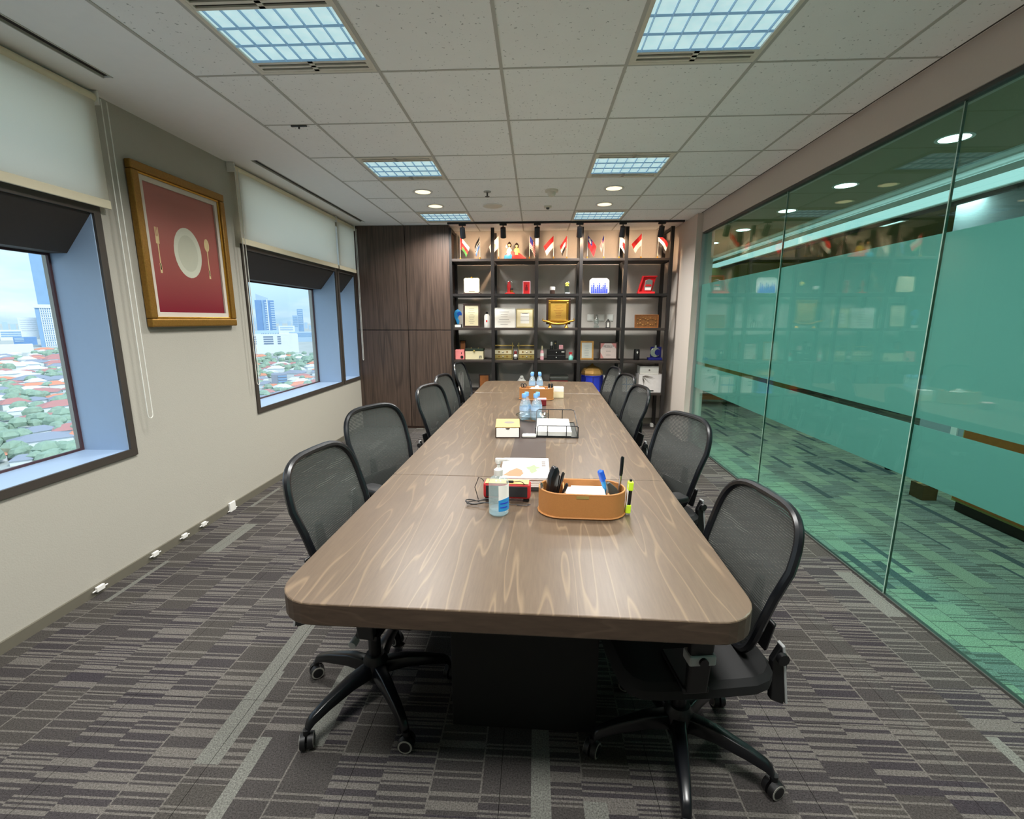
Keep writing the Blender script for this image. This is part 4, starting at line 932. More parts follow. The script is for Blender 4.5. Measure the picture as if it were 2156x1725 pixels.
o = thing('lotion_bottle', 'small white topped lotion bottle on the black drawer box', 'bottle', (.218, 6.45, zt)); MB().lathe([(0,0),(.019,0),(.020,.045),(.014,.055),(0,.055)], seg=16).build('body', M_BLACK, o, smooth=True); MB().lathe([(0,.055),(.013,.055),(.015,.075),(.012,.102),(0,.105)], seg=14).build('cap', M_WHITE, o, smooth=True)
o = thing('slim_black_box', 'slim black carton on the black drawer box', 'box', (.270, 6.46, zt)); MB().box(-.018,.018,-.018,.018,0,.122).build('body', M_BLACK, o, bevel=.002); MB().box(-.008,.008,-.0192,-.018,.075,.09).build('emblem', M_BRASS, o)
o = thing('pink_pot', 'rounded pink pot on the black drawer box', 'pot', (.348, 6.45, zt)); MB().box(-.030,.030,-.025,.025,0,.062).build('body', M_LPINK, o, bevel=.012, seg=3, smooth=True); MB().box(-.03,.03,-.0255,.0255,.044,.047).build('lid_seam', M_PINK, o)
o = thing('spray_bottle', 'small teal spray bottle with a red trigger', 'bottle', (.482, 6.42, Z))
MB().lathe([(0,0),(.030,0),(.032,.008),(.030,.045),(.014,.062),(0,.062)], seg=18).build('body', M_TEAL, o, smooth=True); MB().lathe([(0,.062),(.012,.062),(.012,.08),(0,.08)], seg=12).build('neck', M_LPINK, o, smooth=True); MB().box(-.028,.018,-.010,.010,.08,.105).box(-.024,-.018,-.006,.006,.062,.08).build('trigger', M_RED, o, bevel=.003)
framed('golden_certificate', 'light wood framed certificate beside the tall post', .612, .795, Z, .255, 6.46, .022, M_LWOOD, M_PAPER, 5, 'certificate', ink=pm('pale_ink', (190,196,204), .7))
o = framed('red_certificate', 'black framed certificate with a pale red border', .872, 1.122, Z, .242, 6.46, .018, M_DWOOD, pm('pink_sheet', (240,222,218), .6), 3, 'certificate', text=('CERTIFICATE', .026, M_INKD, .185))
MB().prism([(-.107,.02),(-.06,.02),(-.107,.10)], .0045,.006,'xz').prism([(.107,.224),(.107,.15),(.04,.224)], .0045,.006,'xz').prism([(-.107,.224),(-.107,.14),(-.05,.224)], .0045,.006,'xz').build('red_corner', pm('pale_red', (226,150,146), .6), o)
o = thing('tumbler', 'black tumbler with a white emblem', 'tumbler', (1.375, 6.44, Z)); MB().lathe([(0,0),(.036,0),(.040,.01),(.040,.125),(.036,.135),(0,.135)], seg=20).build('body', M_BLACK, o, smooth=True); MB().lathe([(0,.135),(.038,.135),(.036,.148),(0,.15)], seg=20).build('lid', M_BLACK2, o, smooth=True); MB().prism([(-.012,.11),(0,.085),(.012,.11),(0,.125)], -.042,-.0395,'xz').build('emblem', M_PAPER, o)
o = thing('medal_stand', 'round silver medal on a navy blue velvet stand', 'award', (1.625, 6.46, Z))
MB().box(-.095,.09,-.05,.05,0,.035).build('base', M_NAVY, o, bevel=.006); MB().box(-.06,.085,.0,.02,.035,.178).build('back_board', M_NAVY, o, bevel=.004)
md = MB().prism([(.066*math.cos(2*PI*i/28), .105+.066*math.sin(2*PI*i/28)) for i in range(28)], -.02,-.008,'xz').build('medal', M_SILVER, o, bevel=.003)
MB().prism([(.03+.038*math.cos(2*PI*i/20), .105+.042*math.sin(2*PI*i/20)) for i in range(20)], -.023,-.02,'xz').build('dark_centre', M_NAVY, md); MB().box(-.012,.012,-.02,-.008,.17,.20).build('medal_loop', M_SILVER, md)

# ---- bottom shelf
Z = SZ[4]
framed('orange_frame', 'orange brown picture frame half hidden behind the table', -.80, -.645, Z, .215, 6.50, .018, M_DWOOD, M_ORANGE, 0, 'frame')
o = thing('pillow_bag', 'crumpled white cloth bag lying on the bottom shelf', 'bag', (-.19, 6.46, Z)); MB().lathe([(0,0),(.07,.01),(.085,.06),(.06,.13),(.03,.17),(.02,.2),(0,.205)], 0,0,0,14, sx=1, sy=.7).build('cloth', M_PAPER, o, smooth=True); MB().lathe([(.022,.166),(.026,.166),(.026,.176),(.022,.176)], seg=12, ring=True).build('tie', M_INK, o)
o = thing('red_book', 'flat red box at the bottom of the pile behind the table', 'box', (.326, 6.46, Z)); MB().box(-.12,.12,-.10,.10,0,.15).build('body', M_RED, o, bevel=.003); MB().box(-.122,.122,-.102,.102,.12,.15).build('lid', M_DRED, o, bevel=.003)
o = thing('grey_case', 'flat grey case on top of the red box', 'case', (.326, 6.46, Z+.15)); MB().box(-.125,.125,-.10,.10,0,.062).build('body', M_DARKCH, o, bevel=.006); MB().box(-.127,.127,-.102,.102,.036,.040).build('seam', M_GREYP, o)
o = thing('domed_lantern', 'blue hexagonal lantern with a golden onion dome', 'lantern', (.782, 6.46, Z))
M_GDOME = pm('gold_dome', (206,160,92), .45, metal=.35, var=.1)
MB().lathe([(0,0),(.145,0),(.145,.012),(.14,.02),(.14,.205),(.147,.21),(.147,.222),(0,.222)], seg=8).build('body', M_RBLUE, o)
MB().lathe([(0,.222),(.142,.222),(.150,.25),(.142,.285),(.11,.315),(.06,.335),(.025,.355),(.008,.378),(0,.385)], seg=8).build('dome', M_GDOME, o)
for k in range(8):
    a = 2*PI*k/8; MB().box(.139,.147,-.006,.006,.012,.205).rot(a,'z').build('edge_strip', M_NAVY, o)
o = thing('white_carton', 'white printed carton beside the blue lantern', 'box', (.995, 6.46, Z)); MB().box(-.06,.09,-.08,.08,0,.215).build('body', M_PAPER, o, bevel=.002); MB().box(-.045,.0,-.0815,-.08,.10,.108).box(-.045,.0,-.0815,-.08,.15,.158).build('print', M_INKD, o)
o = thing('paper_stack_box', 'white and blue carton of papers beside the palm print box', 'box', (1.27, 6.46, Z)); MB().box(-.085,.085,-.09,.09,0,.195).build('body', M_PAPER, o, bevel=.002); MB().box(-.085,.085,-.0915,-.09,.10,.11).box(-.03,-.022,-.0915,-.09,0,.195).build('blue_lines', M_LBLUE, o)
pp = MB().box(-.08,.085,-.088,.09,.195,.215).rot(.06,'y',(0,0,.195)).build('loose_papers', M_PAPER, o)
o = thing('palm_box', 'large white box with a grey palm leaf print and dark handle slot', 'box', (1.545, 6.44, Z)); MB().box(-.145,.175,-.12,.13,0,.245).build('body', pm('box_grey_white', (214,210,208), .6), o, bevel=.004)
m = MB()
for k in range(14):
    a = -1.75 + .14*k; x0, z0 = -.10, .225; L_ = .10+.05*math.sin(k*1.3)
    x1, z1 = x0+L_*math.cos(a)*1.0+.03, max(.03, z0+L_*math.sin(a)); m.prism([(x0,z0),((x0+x1)/2+.008,(z0+z1)/2-.004),(x1,z1),((x0+x1)/2-.006,(z0+z1)/2+.006)], -.1213,-.12,'xz')
pp = m.build('palm_print', M_INK, o); pp['kind'] = 'stuff'
MB().box(-.045,.055,-.1215,-.12,.018,.032).build('handle_slot', M_BLACK, o)
o = thing('small_white_box', 'flat white box with an emblem on top of the palm box', 'box', (1.54, 6.46, Z+.245)); MB().box(-.125,.125,-.10,.10,0,.108).build('body', M_PAPER, o, bevel=.003); MB().prism([(-.014,.055),(0,.040),(.014,.055),(0,.070)], -.1013,-.10,'xz').build('emblem', M_INK, o); MB().box(-.125,.125,-.1008,-.10,.030,.031).build('lid_line', M_INK, o)
for i, (x, mt, h, l) in enumerate(((-1.05, M_PAPER, .25, 'white folder standing at the left end of the bottom shelf'), (-1.022, M_LPINK, .22, 'pale pink folder standing beside the white one'), (-.998, M_BLACK, .26, 'black folder standing on the bottom shelf'))):
    o = thing('folder', l, 'folder', (x, 6.45, Z)); MB().box(-.010,.010,-.10,.10,0,h).build('cover', mt, o, bevel=.002); MB().box(-.007,.007,-.101,-.1,.004,h-.004).build('pages', M_PAPER, o)
o = thing('power_plug', 'white plug adapter on the floor at the foot of the right post', 'plug', (1.66, 6.55, 0)); MB().box(-.02,.02,-.03,.03,0,.05).build('body', M_WHITE, o, bevel=.006); MB().tube([(0,.03,.02),(.02,.08,.008),(.05,.12,.006)], .004, 6).build('cord', M_WHITE, o, smooth=True)

# ================================================================== THINGS ON THE TABLE
T0 = .751
def stadium(hx, hy, n=10, tail=0):
    r_ = hy; pts = []
    for i in range(n+1): a = -PI/2 + PI*i/n; pts.append((hx-r_+r_*math.cos(a), r_*math.sin(a)))
    for i in range(n+1): a = PI/2 + PI*i/n; pts.append((-hx+r_+r_*math.cos(a), r_*math.sin(a)))
    return pts
def shell(m, outer, inner, z0, z1, zb):
    n = len(outer)
    vs = [(x,y,z0) for x,y in outer]+[(x,y,z1) for x,y in outer]+[(x,y,z1) for x,y in inner]+[(x,y,zb) for x,y in inner]
    fs = [tuple(range(n-1,-1,-1)), tuple(range(3*n,4*n))]
    for k in range(3): fs += [(k*n+i, k*n+(i+1) % n, (k+1)*n+(i+1) % n, (k+1)*n+i) for i in range(n)]
    return m.add(vs, fs)
def organizer(label, x, y, rz, hx=.168, hy=.088, h=.098):
    o = thing('desk_organizer', label, 'organizer', (x, y, T0), rz)
    shell(MB(), stadium(hx, hy), stadium(hx-.005, hy-.005), 0, h, .006).build('tray', M_TAN, o, smooth=True)
    MB().tube([(p[0], p[1], h) for p in stadium(hx-.0025, hy-.0025)], .0035, 6, closed=True).build('rim_piping', M_TAN, o, smooth=True)
    MB().tube([(p[0]*1.008, p[1]*1.01, .005) for p in stadium(hx, hy)], .0035, 6, closed=True).build('base_piping', M_TAN, o, smooth=True)
    for xx in (hx*.60, -hx*.42): MB().box(xx-.002, xx+.002, -hy+.006, hy-.006, .006, h-.012).build('divider', M_TANIN, o)
    MB().box(-.025, .022, -hy-.0012, -hy, h-.016, h-.004).build('brass_tag', M_BRASS, o)
    return o
OX, OY, OR = .186, 1.742, math.radians(-2)
organizer('tan leather desk organizer nearest the camera, full of pens', OX, OY, OR)
def loc(x, y): return (OX + x*math.cos(OR) - y*math.sin(OR), OY + x*math.sin(OR) + y*math.cos(OR))
def pen(name, label, x, y, z, length, r_, tilt, az, body, cap, cat='pen', group=None, capfr=.3):
    o = thing(name, label, cat, (x, y, z), az, group); o.rotation_euler = (0, tilt, az)
    MB().lathe([(0,0),(.002,0),(r_,.012),(r_,length*(1-capfr)),(0,length*(1-capfr))], seg=12).build('barrel', body, o, smooth=True)
    MB().lathe([(0,length*(1-capfr)),(r_*1.15,length*(1-capfr)),(r_*1.15,length-.006),(r_*.6,length),(0,length)], seg=12).build('cap', cap, o, smooth=True)
    MB().box(r_*.9, r_*1.5, -.002, .002, length*(1-capfr)+.004, length-.004).build('clip', cap, o)
    return o
x, y = loc(-.125, .0)
o = thing('stapler', 'black stapler standing upright in the left end of the organizer', 'stapler', (x, y, T0+.008), .5); o.rotation_euler = (0, .10, .5)
MB().prism([(-.018,0),(.016,0),(.022,.15),(.012,.17),(-.002,.168),(-.016,.13)], -.016, .016, 'xz').build('body', M_BLACK2, o, bevel=.006, smooth=True)
MB().prism([(.018,.0),(.026,.0),(.030,.13),(.026,.135)], -.010, .010, 'xz').build('base_arm', M_BLACK, o, bevel=.002)
MB().box(-.02,-.016,-.008,.008,.03,.06).build('spring_plate', M_STEEL, o)
for k, (dx, dy, l, tl, az, bd, cp, lb) in enumerate(((-.145,-.03,.115,-.12,.3,M_BLUE,M_STEEL,'blue pen with steel tip at the left end of the organizer'),(-.105,.03,.14,.25,.2,M_BLACK,M_BLACK,'plain black pen leaning right beside the stapler'),(-.10,-.03,.125,.35,-.3,M_BLACK2,M_BLACK,'glossy black pen leaning toward the paper'),(-.14,.025,.12,-.1,2.4,M_BLACK2,M_STEEL,'black pen with steel clip behind the stapler'))):
    x, y = loc(dx, dy); pen('pen', lb, x, y, T0+.009, l, .0048, tl, az, bd, cp, group='pens in the near organizer')
x, y = loc(.02, 0)
o = thing('paper_wad', 'white folded papers lying in the middle of the organizer', 'paper', (x, y, T0+.007), OR)
MB().box(-.085,.075,-.066,.066,0,.070).build('stack', M_PAPER, o, bevel=.012, seg=3, smooth=True); MB().box(-.06,.07,-.06,.05,.070,.076).rot(.05,'x',(0,0,.07)).build('top_sheet', M_PAPER, o, bevel=.002)
x, y = loc(.118, .035)
o = pen('marker', 'blue marker pen leaning left in the organizer', x, y, T0+.012, .155, .0095, -.32, .1, M_LBLUE, M_BLUE, cat='marker')
x, y = loc(.135, -.01)
o = thing('correction_tape', 'grey and clear correction tape dispenser in the organizer', 'tape dispenser', (x, y, T0+.010), .2); o.rotation_euler = (0,-.25,.2)
MB().prism([(.0,0),(.022,.01),(.028,.05),(.020,.09),(-.004,.125),(-.016,.12),(-.020,.06),(-.012,.01)], -.010, .010, 'xz').build('body', M_DARKCH, o, bevel=.004, smooth=True)
MB().prism([(-.012,.06),(-.002,.06),(-.004,.122),(-.014,.12)], -.0115,.0115,'xz').build('window', M_CGLASS, o)
x, y = loc(.147, .03)
o = pen('ball_pen', 'tall slim steel and black ballpoint pen standing upright in the organizer', x, y, T0+.012, .205, .0052, .05, .4, M_STEEL, M_BLACK2, capfr=.38)
x, y = loc(.178, -.02)
o = thing('lime_marker', 'lime and black highlighter clipped on the right end of the organizer', 'highlighter', (x-.002, y, T0+.006), .0); o.rotation_euler = (0, .06, 0)
MB().box(-.008,.008,-.009,.009,.03,.115).build('barrel', M_BLACK, o, bevel=.002); MB().box(-.0095,-.006,-.010,.006,.02,.12).build('white_side', M_PAPER, o)
for z0, z1 in ((.0,.036),(.092,.128)): MB().box(-.010,.011,-.011,.011,z0,z1).build('cap', M_LIME, o, bevel=.004)
MB().cyl((0,0,.128),(0,0,.137),.005,seg=10).build('tip', M_BLACK, o)

# hand sanitizer pump bottle
o = thing('sanitizer_bottle', 'clear hand sanitizer bottle with a white pump and blue label', 'bottle', (-.137, 1.700, T0))
MB().lathe([(0,0),(.033,0),(.0385,.006),(.0385,.128),(.034,.143),(.020,.153),(.014,.158),(0,.158)], seg=28).build('bottle', M_GEL, o, smooth=True)
MB().lathe([(0,.004),(.035,.005),(.0355,.024),(0,.024)], seg=24).build('gel', M_WATER, o, smooth=True)
MB().lathe([(0,.155),(.0165,.155),(.0175,.158),(.0175,.178),(.012,.182),(.006,.186),(.006,.20),(.010,.202),(.010,.214),(0,.214)], seg=18).build('pump_collar', M_WHITE, o, smooth=True)
MB().prism([(-.012,.206),(.036,.214),(.044,.213),(.044,.218),(.032,.222),(-.012,.222)], -.007,.007,'xz').build('pump_nozzle', M_WHITE, o, bevel=.003, smooth=True)
def wrap(a0, a1, z0, z1, r_, top=None, n=12):
    m = MB(); vs = []; fs = []
    for i in range(n+1):
        a = a0+(a1-a0)*i/n; zt = z1 if top is None else z1+top*math.sin(PI*i/n)
        for rr in (r_, r_+.0005): vs += [(rr*math.cos(a), rr*math.sin(a), z0), (rr*math.cos(a), rr*math.sin(a), zt)]
    for i in range(n):
        b = 4*i; fs += [(b+2,b+6,b+7,b+3),(b,b+1,b+5,b+4),(b+1,b+3,b+7,b+5),(b,b+4,b+6,b+2)]
    return m.add(vs, fs)
lb = wrap(-1.5, 0.2, .02, .124, .0388).build('label', M_PAPER, o, smooth=True); wrap(-1.5, 0.2, .022, .066, .0395, .006).build('label_blue', M_LBLUE, lb, smooth=True)
wrap(-1.35, -.35, .052, .056, .0401).build('label_line', M_RBLUE, lb); wrap(-1.35, -.55, .036, .040, .0401).build('label_line', M_RBLUE, lb)

# red speaker with its cable
o = thing('speaker', 'red rubber-cased portable speaker with a dark grille', 'speaker', (-.112, 1.845, T0+.012), math.radians(-3))
MB().box(-.098,.098,-.028,.028,0,.066).build('case', M_SPKRED, o, bevel=.010, seg=3, smooth=True); MB().box(-.086,.086,-.031,-.027,.010,.056).build('grille', M_GRILLE, o, bevel=.006)
MB().box(-.09,.09,-.026,.026,.0655,.0665).build('top_reflection', M_KRAFT, o)  # thin tan sheet painting the yellowish reflection on the speaker top
for xx in (-.08, .08): MB().box(xx-.012, xx+.012, -.02, .02, -.012, .001).build('foot', M_BLACK, o, bevel=.002)
o = thing('cable', 'thin black cable looped around the red speaker', 'cable', (-.13, 1.83, T0))
def coil(pts): return [tuple(p) for p in pts]
pts = []
for i in range(60):
    a = i*.33; rr = .055+.018*math.sin(i*.7); pts.append((-.085+.9*rr*math.cos(a), -.045+.5*rr*math.sin(a), .004+.0006*i*(i < 20)+.012*(i >= 20)*abs(math.sin(i*.5))))
pts += [(-.02,-.055,.004),(.05,-.05,.004),(.10,-.045,.005),(.115,-.05,.004),(.10,-.06,.004),(.06,-.058,.004)]
MB().tube(pts, .0018, 6).build('cord', M_BLACK, o, smooth=True)
MB().tube([(-.10,-.02,.01),(-.115,-.01,.06),(-.10,.0,.10),(-.085,.005,.09),(-.08,.01,.079)], .0018, 6).build('cord_loop', M_BLACK, o, smooth=True)
MB().box(.015,.045,-.005,.005,.0785,.088).build('plug', M_BLACK, o, bevel=.002); MB().tube([(.045,0,.083),(.07,0,.086),(.085,-.012,.083),(.09,-.02,.079)], .0018, 6).build('plug_cord', M_BLACK, o, smooth=True)

# stack of booklets
zz = T0+.0; nm = ['bottom', 'second lowest', 'third', 'fourth', 'fifth', 'top']
for k in range(6):
    th = .018 if k == 0 else .0082
    lab = {0: 'thick black folder at the bottom of the booklet stack', 5: 'white booklet with a green leaf and pink lettering, top of the stack'}.get(k, '%s white booklet up in the stack by the speaker' % nm[k])
    o = thing('booklet', lab, 'booklet', (-.045+random.uniform(-.004,.004), 2.095+random.uniform(-.004,.004), zz), random.uniform(-.02,.02), 'stack of booklets')
    MB().box(-.11,.11,-.15,.15,0,.0012).build('back_cover', M_BLACK if k == 0 else M_PAPER, o); MB().box(-.108,.108,-.148,.148,.0012,th-.0016).build('pages', M_DARKCH if k == 0 else M_WHITE, o)
    cv = MB().box(-.11,.11,-.15,.15,th-.0016,th-.0002).build('cover', M_BLACK if k == 0 else M_PAPER, o)
    if k == 5:
        z = th-.0002
        MB().prism([(.03,-.09),(.055,-.05),(.05,-.02),(.075,.0),(.05,.015),(.04,.045),(.02,.015),(-.0,-.0),(.012,-.03)], z, z+.0004, 'xy').build('leaf_print', M_GREEN, cv)
        MB().box(-.065,-.04,.03,.12,z,z+.0004).build('pink_print', M_LPINK, cv); MB().prism([(-.10,-.12),(-.02,-.13),(-.0,-.06),(-.04,-.01),(-.07,-.05)], z, z+.0004,'xy').build('orange_print', pm('print_orange',(226,110,80),.6), cv)
        MB().prism([(-.01,-.08),(.02,-.06),(.02,-.035),(-.015,-.05)], z+.0001, z+.0005,'xy').build('grey_print', M_GREYP, cv)
        for yy in (.03,.06,.09): MB().box(.075,.095,yy-.012,yy+.012,z,z+.0003).build('text_print', M_INK, cv)
        MB().box(-.105,-.095,.10,.13,z,z+.0003).build('page_mark', M_DARKCH, cv)
    zz += th+.0003

# cardboard drawer box, remote, letter tray
o = thing('cardboard_box', 'kraft cardboard box with a white drawer and dark edges', 'box', (-.178, 2.99, T0), math.radians(3))
MB().box(-.078,.078,-.115,.135,0,.004).box(-.078,-.074,-.115,.135,.004,.068).box(.074,.078,-.115,.135,.004,.068).box(-.074,.074,.131,.135,.004,.068).build('sleeve', M_DWOOD, o)
MB().box(-.078,.078,-.115,.135,.068,.072).build('lid', M_KRAFT, o, bevel=.001); MB().prism([(.035*math.cos(2*PI*i/20)+.01,.035*math.sin(2*PI*i/20)+.02) for i in range(20)], .072,.0724,'xy').build('seal_print', M_INK, o)
dr = MB().box(-.072,.072,-.116,.128,.005,.064).build('drawer', M_PAPER, o, bevel=.001); MB().prism([(-.014,.064),(.014,.064),(.008,.056),(-.008,.056)], -.1172,-.116,'xz').build('thumb_notch', M_DWOOD, dr)
o = thing('presenter', 'small white remote lying on the dark table channel', 'remote', (-.036, 2.90, T0+.0012))
MB().box(-.045,.045,-.02,.02,0,.020).build('body', M_WHITE, o, bevel=.007, seg=3, smooth=True); MB().box(-.02,-.005,-.012,.012,.0195,.0225).build('button', M_GREYP, o, bevel=.001); MB().box(.008,.03,-.012,.012,.0195,.0215).build('button', M_PAPER, o, bevel=.001)
o = thing('letter_tray', 'black wire letter tray holding white paper', 'tray', (.145, 3.10, T0), math.radians(-1))
m = MB(); a, b, c, d = -.135, .135, -.205, .235
P_ = lambda *p: p
base = [(a,c,.004),(b,c,.004),(b,d,.004),(a,d,.004)]
MB().tube(base, .004, 6, closed=True).build('base_wire', M_BLACK, o)
MB().box(a,b,c,d,.001,.0022).build('floor_mesh', M_DARKCH, o)
def rl(pts, nm): MB().tube(pts, .0032, 6).build(nm, M_BLACK, o, smooth=True)
rl([(a+.01,c,.004),(a+.01,c,.07),(a+.02,c,.078),(b-.012,c,.078),(b,c+.012,.07),(b,c+.012,.004)], 'front_rail')
rl([(b,c+.012,.055),(b,d-.02,.095),(b-.02,d,.10),(a+.02,d,.10),(a,d-.02,.095),(a,c+.012,.055)], 'side_rail')
rl([(-.06,c,.004),(-.06,c,.078)], 'front_wire'); rl([(.06,c,.004),(.06,c,.078)], 'front_wire'); rl([(.05,d,.004),(.05,d,.10)], 'back_wire'); rl([(-.05,d,.004),(-.05,d,.10)], 'back_wire')
MB().box(b-.002,b+.002,c,c+.06,.004,.06).build('corner_plate', M_BLACK, o)
o = thing('paper_ream', 'neat stack of white paper lying in the wire tray', 'paper', (.135, 3.105, T0+.0075), math.radians(-1)); MB().box(-.122,.105,-.19,.21,0,.028).build('sheets', M_PAPER, o, bevel=.0015); MB().box(-.120,.103,-.188,.208,.028,.0292).rot(.004,'z').build('top_sheet', M_PAPER, o)

# water bottles
def bottle(label, x, y, z, group):
    o = thing('water_bottle', label, 'bottle', (x, y, z), random.uniform(0, 6), group)
    MB().lathe([(0,0),(.026,0),(.032,.006),(.033,.03),(.031,.034),(.033,.040),(.033,.058),(.030,.064),(.033,.070),(.0335,.095),(.031,.115),(.022,.140),(.0135,.155),(.0125,.168),(0,.168)], seg=20).build('body', M_PET, o, smooth=True)
    MB().lathe([(0,.003),(.029,.005),(.031,.03),(.031,.10),(.028,.115),(0,.115)], seg=16).build('water', M_WATER, o, smooth=True)
    MB().lathe([(0,.165),(.0155,.165),(.0165,.168),(.0165,.192),(.0145,.196),(0,.196)], seg=18).build('cap', M_BCAP, o, smooth=True)
    wrap(0, 2*PI, .070, .098, .0338, n=20).build('label', M_BLAB, o, smooth=True)
M_BLAB = glassmat('bottle_label', (.75,.86,.96), .03, dens=.5, dcol=(.62,.78,.95))
PX, PY = -.018, 3.455
o = thing('glass_plate', 'shallow clear glass dish under four water bottles', 'dish', (PX, PY, T0+.0012))
MB().lathe([(.0,0),(.085,0),(.108,.012),(.122,.030),(.126,.032),(.126,.036),(.118,.035),(.102,.018),(.082,.006),(0,.006)], seg=36).build('dish', M_CRYSTAL, o, smooth=True)
MB().lathe([(.121,.032),(.127,.032),(.127,.037),(.121,.037)], seg=36, ring=True).build('rim', M_CGLASS, o, smooth=True)
for dx, dy, l in ((-.064,-.045,'front left'),(.022,-.045,'front right'),(-.046,.037,'back left'),(.038,.037,'back right')):
    bottle('blue capped water bottle, %s of the four on the glass dish' % l, PX+dx, PY+dy, T0+.0075, 'water bottles on the dish')
for dx, dy, l in ((-.034,0,'front left'),(.048,0,'front right'),(-.03,.08,'back left'),(.046,.08,'back right')):
    bottle('blue capped water bottle, %s of the far four behind the far organizer' % l, dx, 4.86+dy, T0, 'far water bottles')
o = thing('red_card_box', 'small dark red card box before the far organizer', 'box', (.058, 4.05, T0+.0012)); MB().box(-.04,.04,-.03,.03,0,.058).build('body', M_DRED, o, bevel=.002); MB().box(-.041,.041,-.031,.031,.050,.060).build('lid', M_LPINK, o, bevel=.002)
OX, OY, OR = .012, 4.375, math.radians(-1.3)
organizer('tan leather desk organizer at the far end of the table', OX, OY, OR, .162, .085, .108)
x, y = loc(-.10, 0); o = thing('scissors', 'black handled scissors in the far organizer', 'scissors', (x, y, T0+.008)); o.rotation_euler = (0,-.2,.3)
MB().tube([(.012*math.cos(t*PI/5)-.010,0,.128+.018*math.sin(t*PI/5)) for t in range(10)], .004, 6, closed=True).build('handle', M_BLACK, o); MB().tube([(.012*math.cos(t*PI/5)+.016,.004,.122+.018*math.sin(t*PI/5)) for t in range(10)], .004, 6, closed=True).build('handle', M_BLACK, o); MB().prism([(-.003,0),(.003,0),(.010,.11),(-.006,.11)], -.002,.002,'xz').build('blade', M_STEEL, o)
x, y = loc(.0, 0); o = thing('tissue_pack', 'white tissue pack in the far organizer', 'tissue', (x, y, T0+.007), OR); MB().box(-.06,.08,-.06,.06,0,.098).build('pack', M_PAPER, o, bevel=.012, seg=3, smooth=True); MB().prism([(-.02,.098),(.03,.098),(.015,.125),(-.01,.118)], -.02,.02,'xz').build('tissue', M_WHITE, o, bevel=.004, smooth=True)
for dx, l in ((.115,'left'),(.14,'right')):
    x, y = loc(dx, -.02); pen('marker', 'white marker with black cap, %s of two in the far organizer' % l, x, y, T0+.009, .145, .008, .02, .0, M_WHITE, M_BLACK, 'marker', 'markers in the far organizer', .28)
o = thing('note_cubes', 'stack of pale note pads beside the far organizer', 'notepad', (.225, 4.50, T0)); MB().box(-.05,.05,-.05,.05,0,.06).build('pads', M_CREAM, o, bevel=.002); MB().box(-.045,.05,-.05,.045,.060,.10).build('upper_pads', M_PAPER, o, bevel=.002)

# ================================================================== CITY OUTSIDE THE WINDOWS
GZ = EYE - 71.5
def city_ground():
    mt = pm('city_ground', (178, 184, 180), .95, var=.25, scale=.05); return mt
struct(MB().box(-9000, -30, -3000, 9000, GZ-1, GZ).build('ground', city_ground()))
M_CW = pm('city_white', (226, 232, 236), .8, var=.05, scale=.2); M_CR = pm('roof_red', (190, 136, 132), .85, var=.15, scale=.3); M_CO = pm('roof_orange', (222, 150, 122), .85, var=.15, scale=.3)  # wall and roof colours softened with painted distance haze
M_CGR = pm('roof_grey', (150, 158, 172), .85, var=.12, scale=.3); M_CWH = pm('roof_white', (222, 228, 234), .8, var=.05, scale=.3)
M_CB = pm('city_glass_blue', (140, 174, 208), .5, var=.1, scale=.05); M_CB2 = pm('city_glass_deep', (116, 154, 200), .5, var=.1, scale=.05); M_CHZ = pm('city_haze_blue', (176, 200, 220), .8, var=.06, scale=.02); M_CWIN = pm('city_window_dark', (120, 140, 164), .5)  # far building colours paled and blued to hold the haze
M_TREE = pm('city_tree', (148, 172, 152), .95, var=.3, scale=.4); M_TREEF = pm('city_tree_far', (120, 160, 150), .95, var=.2, scale=.2)  # tree greens greyed, haze mixed into the colour
def pol(az, D): a = math.radians(az); return (-D*math.sin(a), D*math.cos(a))
hproto = {}
for nm, rm, lb in (('red', M_CR, 'red tiled'), ('orange', M_CO, 'orange tiled'), ('grey', M_CGR, 'grey'), ('white', M_CWH, 'white')):
    m = MB(); m.box(-.5,.5,-.5,.5,0,.45,0); m.mi = 1
    m.add([(-.56,-.56,.45),(.56,-.56,.45),(.56,.56,.45),(-.56,.56,.45),(-.2,0,.78),(.2,0,.78)], [(0,1,5,4),(1,2,5),(2,3,4,5),(3,0,4),(3,2,1,0)])
    o = m.build('city_house', [M_CW, rm]); tag(o, 'small %s roofed house in the low city far below the windows' % lb, 'house', 'low houses in the city'); hproto[nm] = o
rnd = random.Random(5); used = set(); cnt = 0
def house(az, D):
    global cnt
    k = rnd.choice(['red','red','orange','grey','grey','white','white'])
    src = hproto[k]; h = src if k not in used else src.copy()
    if k in used: C.objects.link(h)
    used.add(k)
    x, y = pol(az, D); s = rnd.uniform(8, 13.5)*(1+D/2200)
    h.location = (x, y, GZ); h.scale = (s*rnd.uniform(.8,1.7), s*rnd.uniform(.7,1.2), s*rnd.uniform(.5,.75)); h.rotation_euler = (0,0,math.radians(az)+rnd.uniform(-.4,.4)); cnt += 1
TREES = []
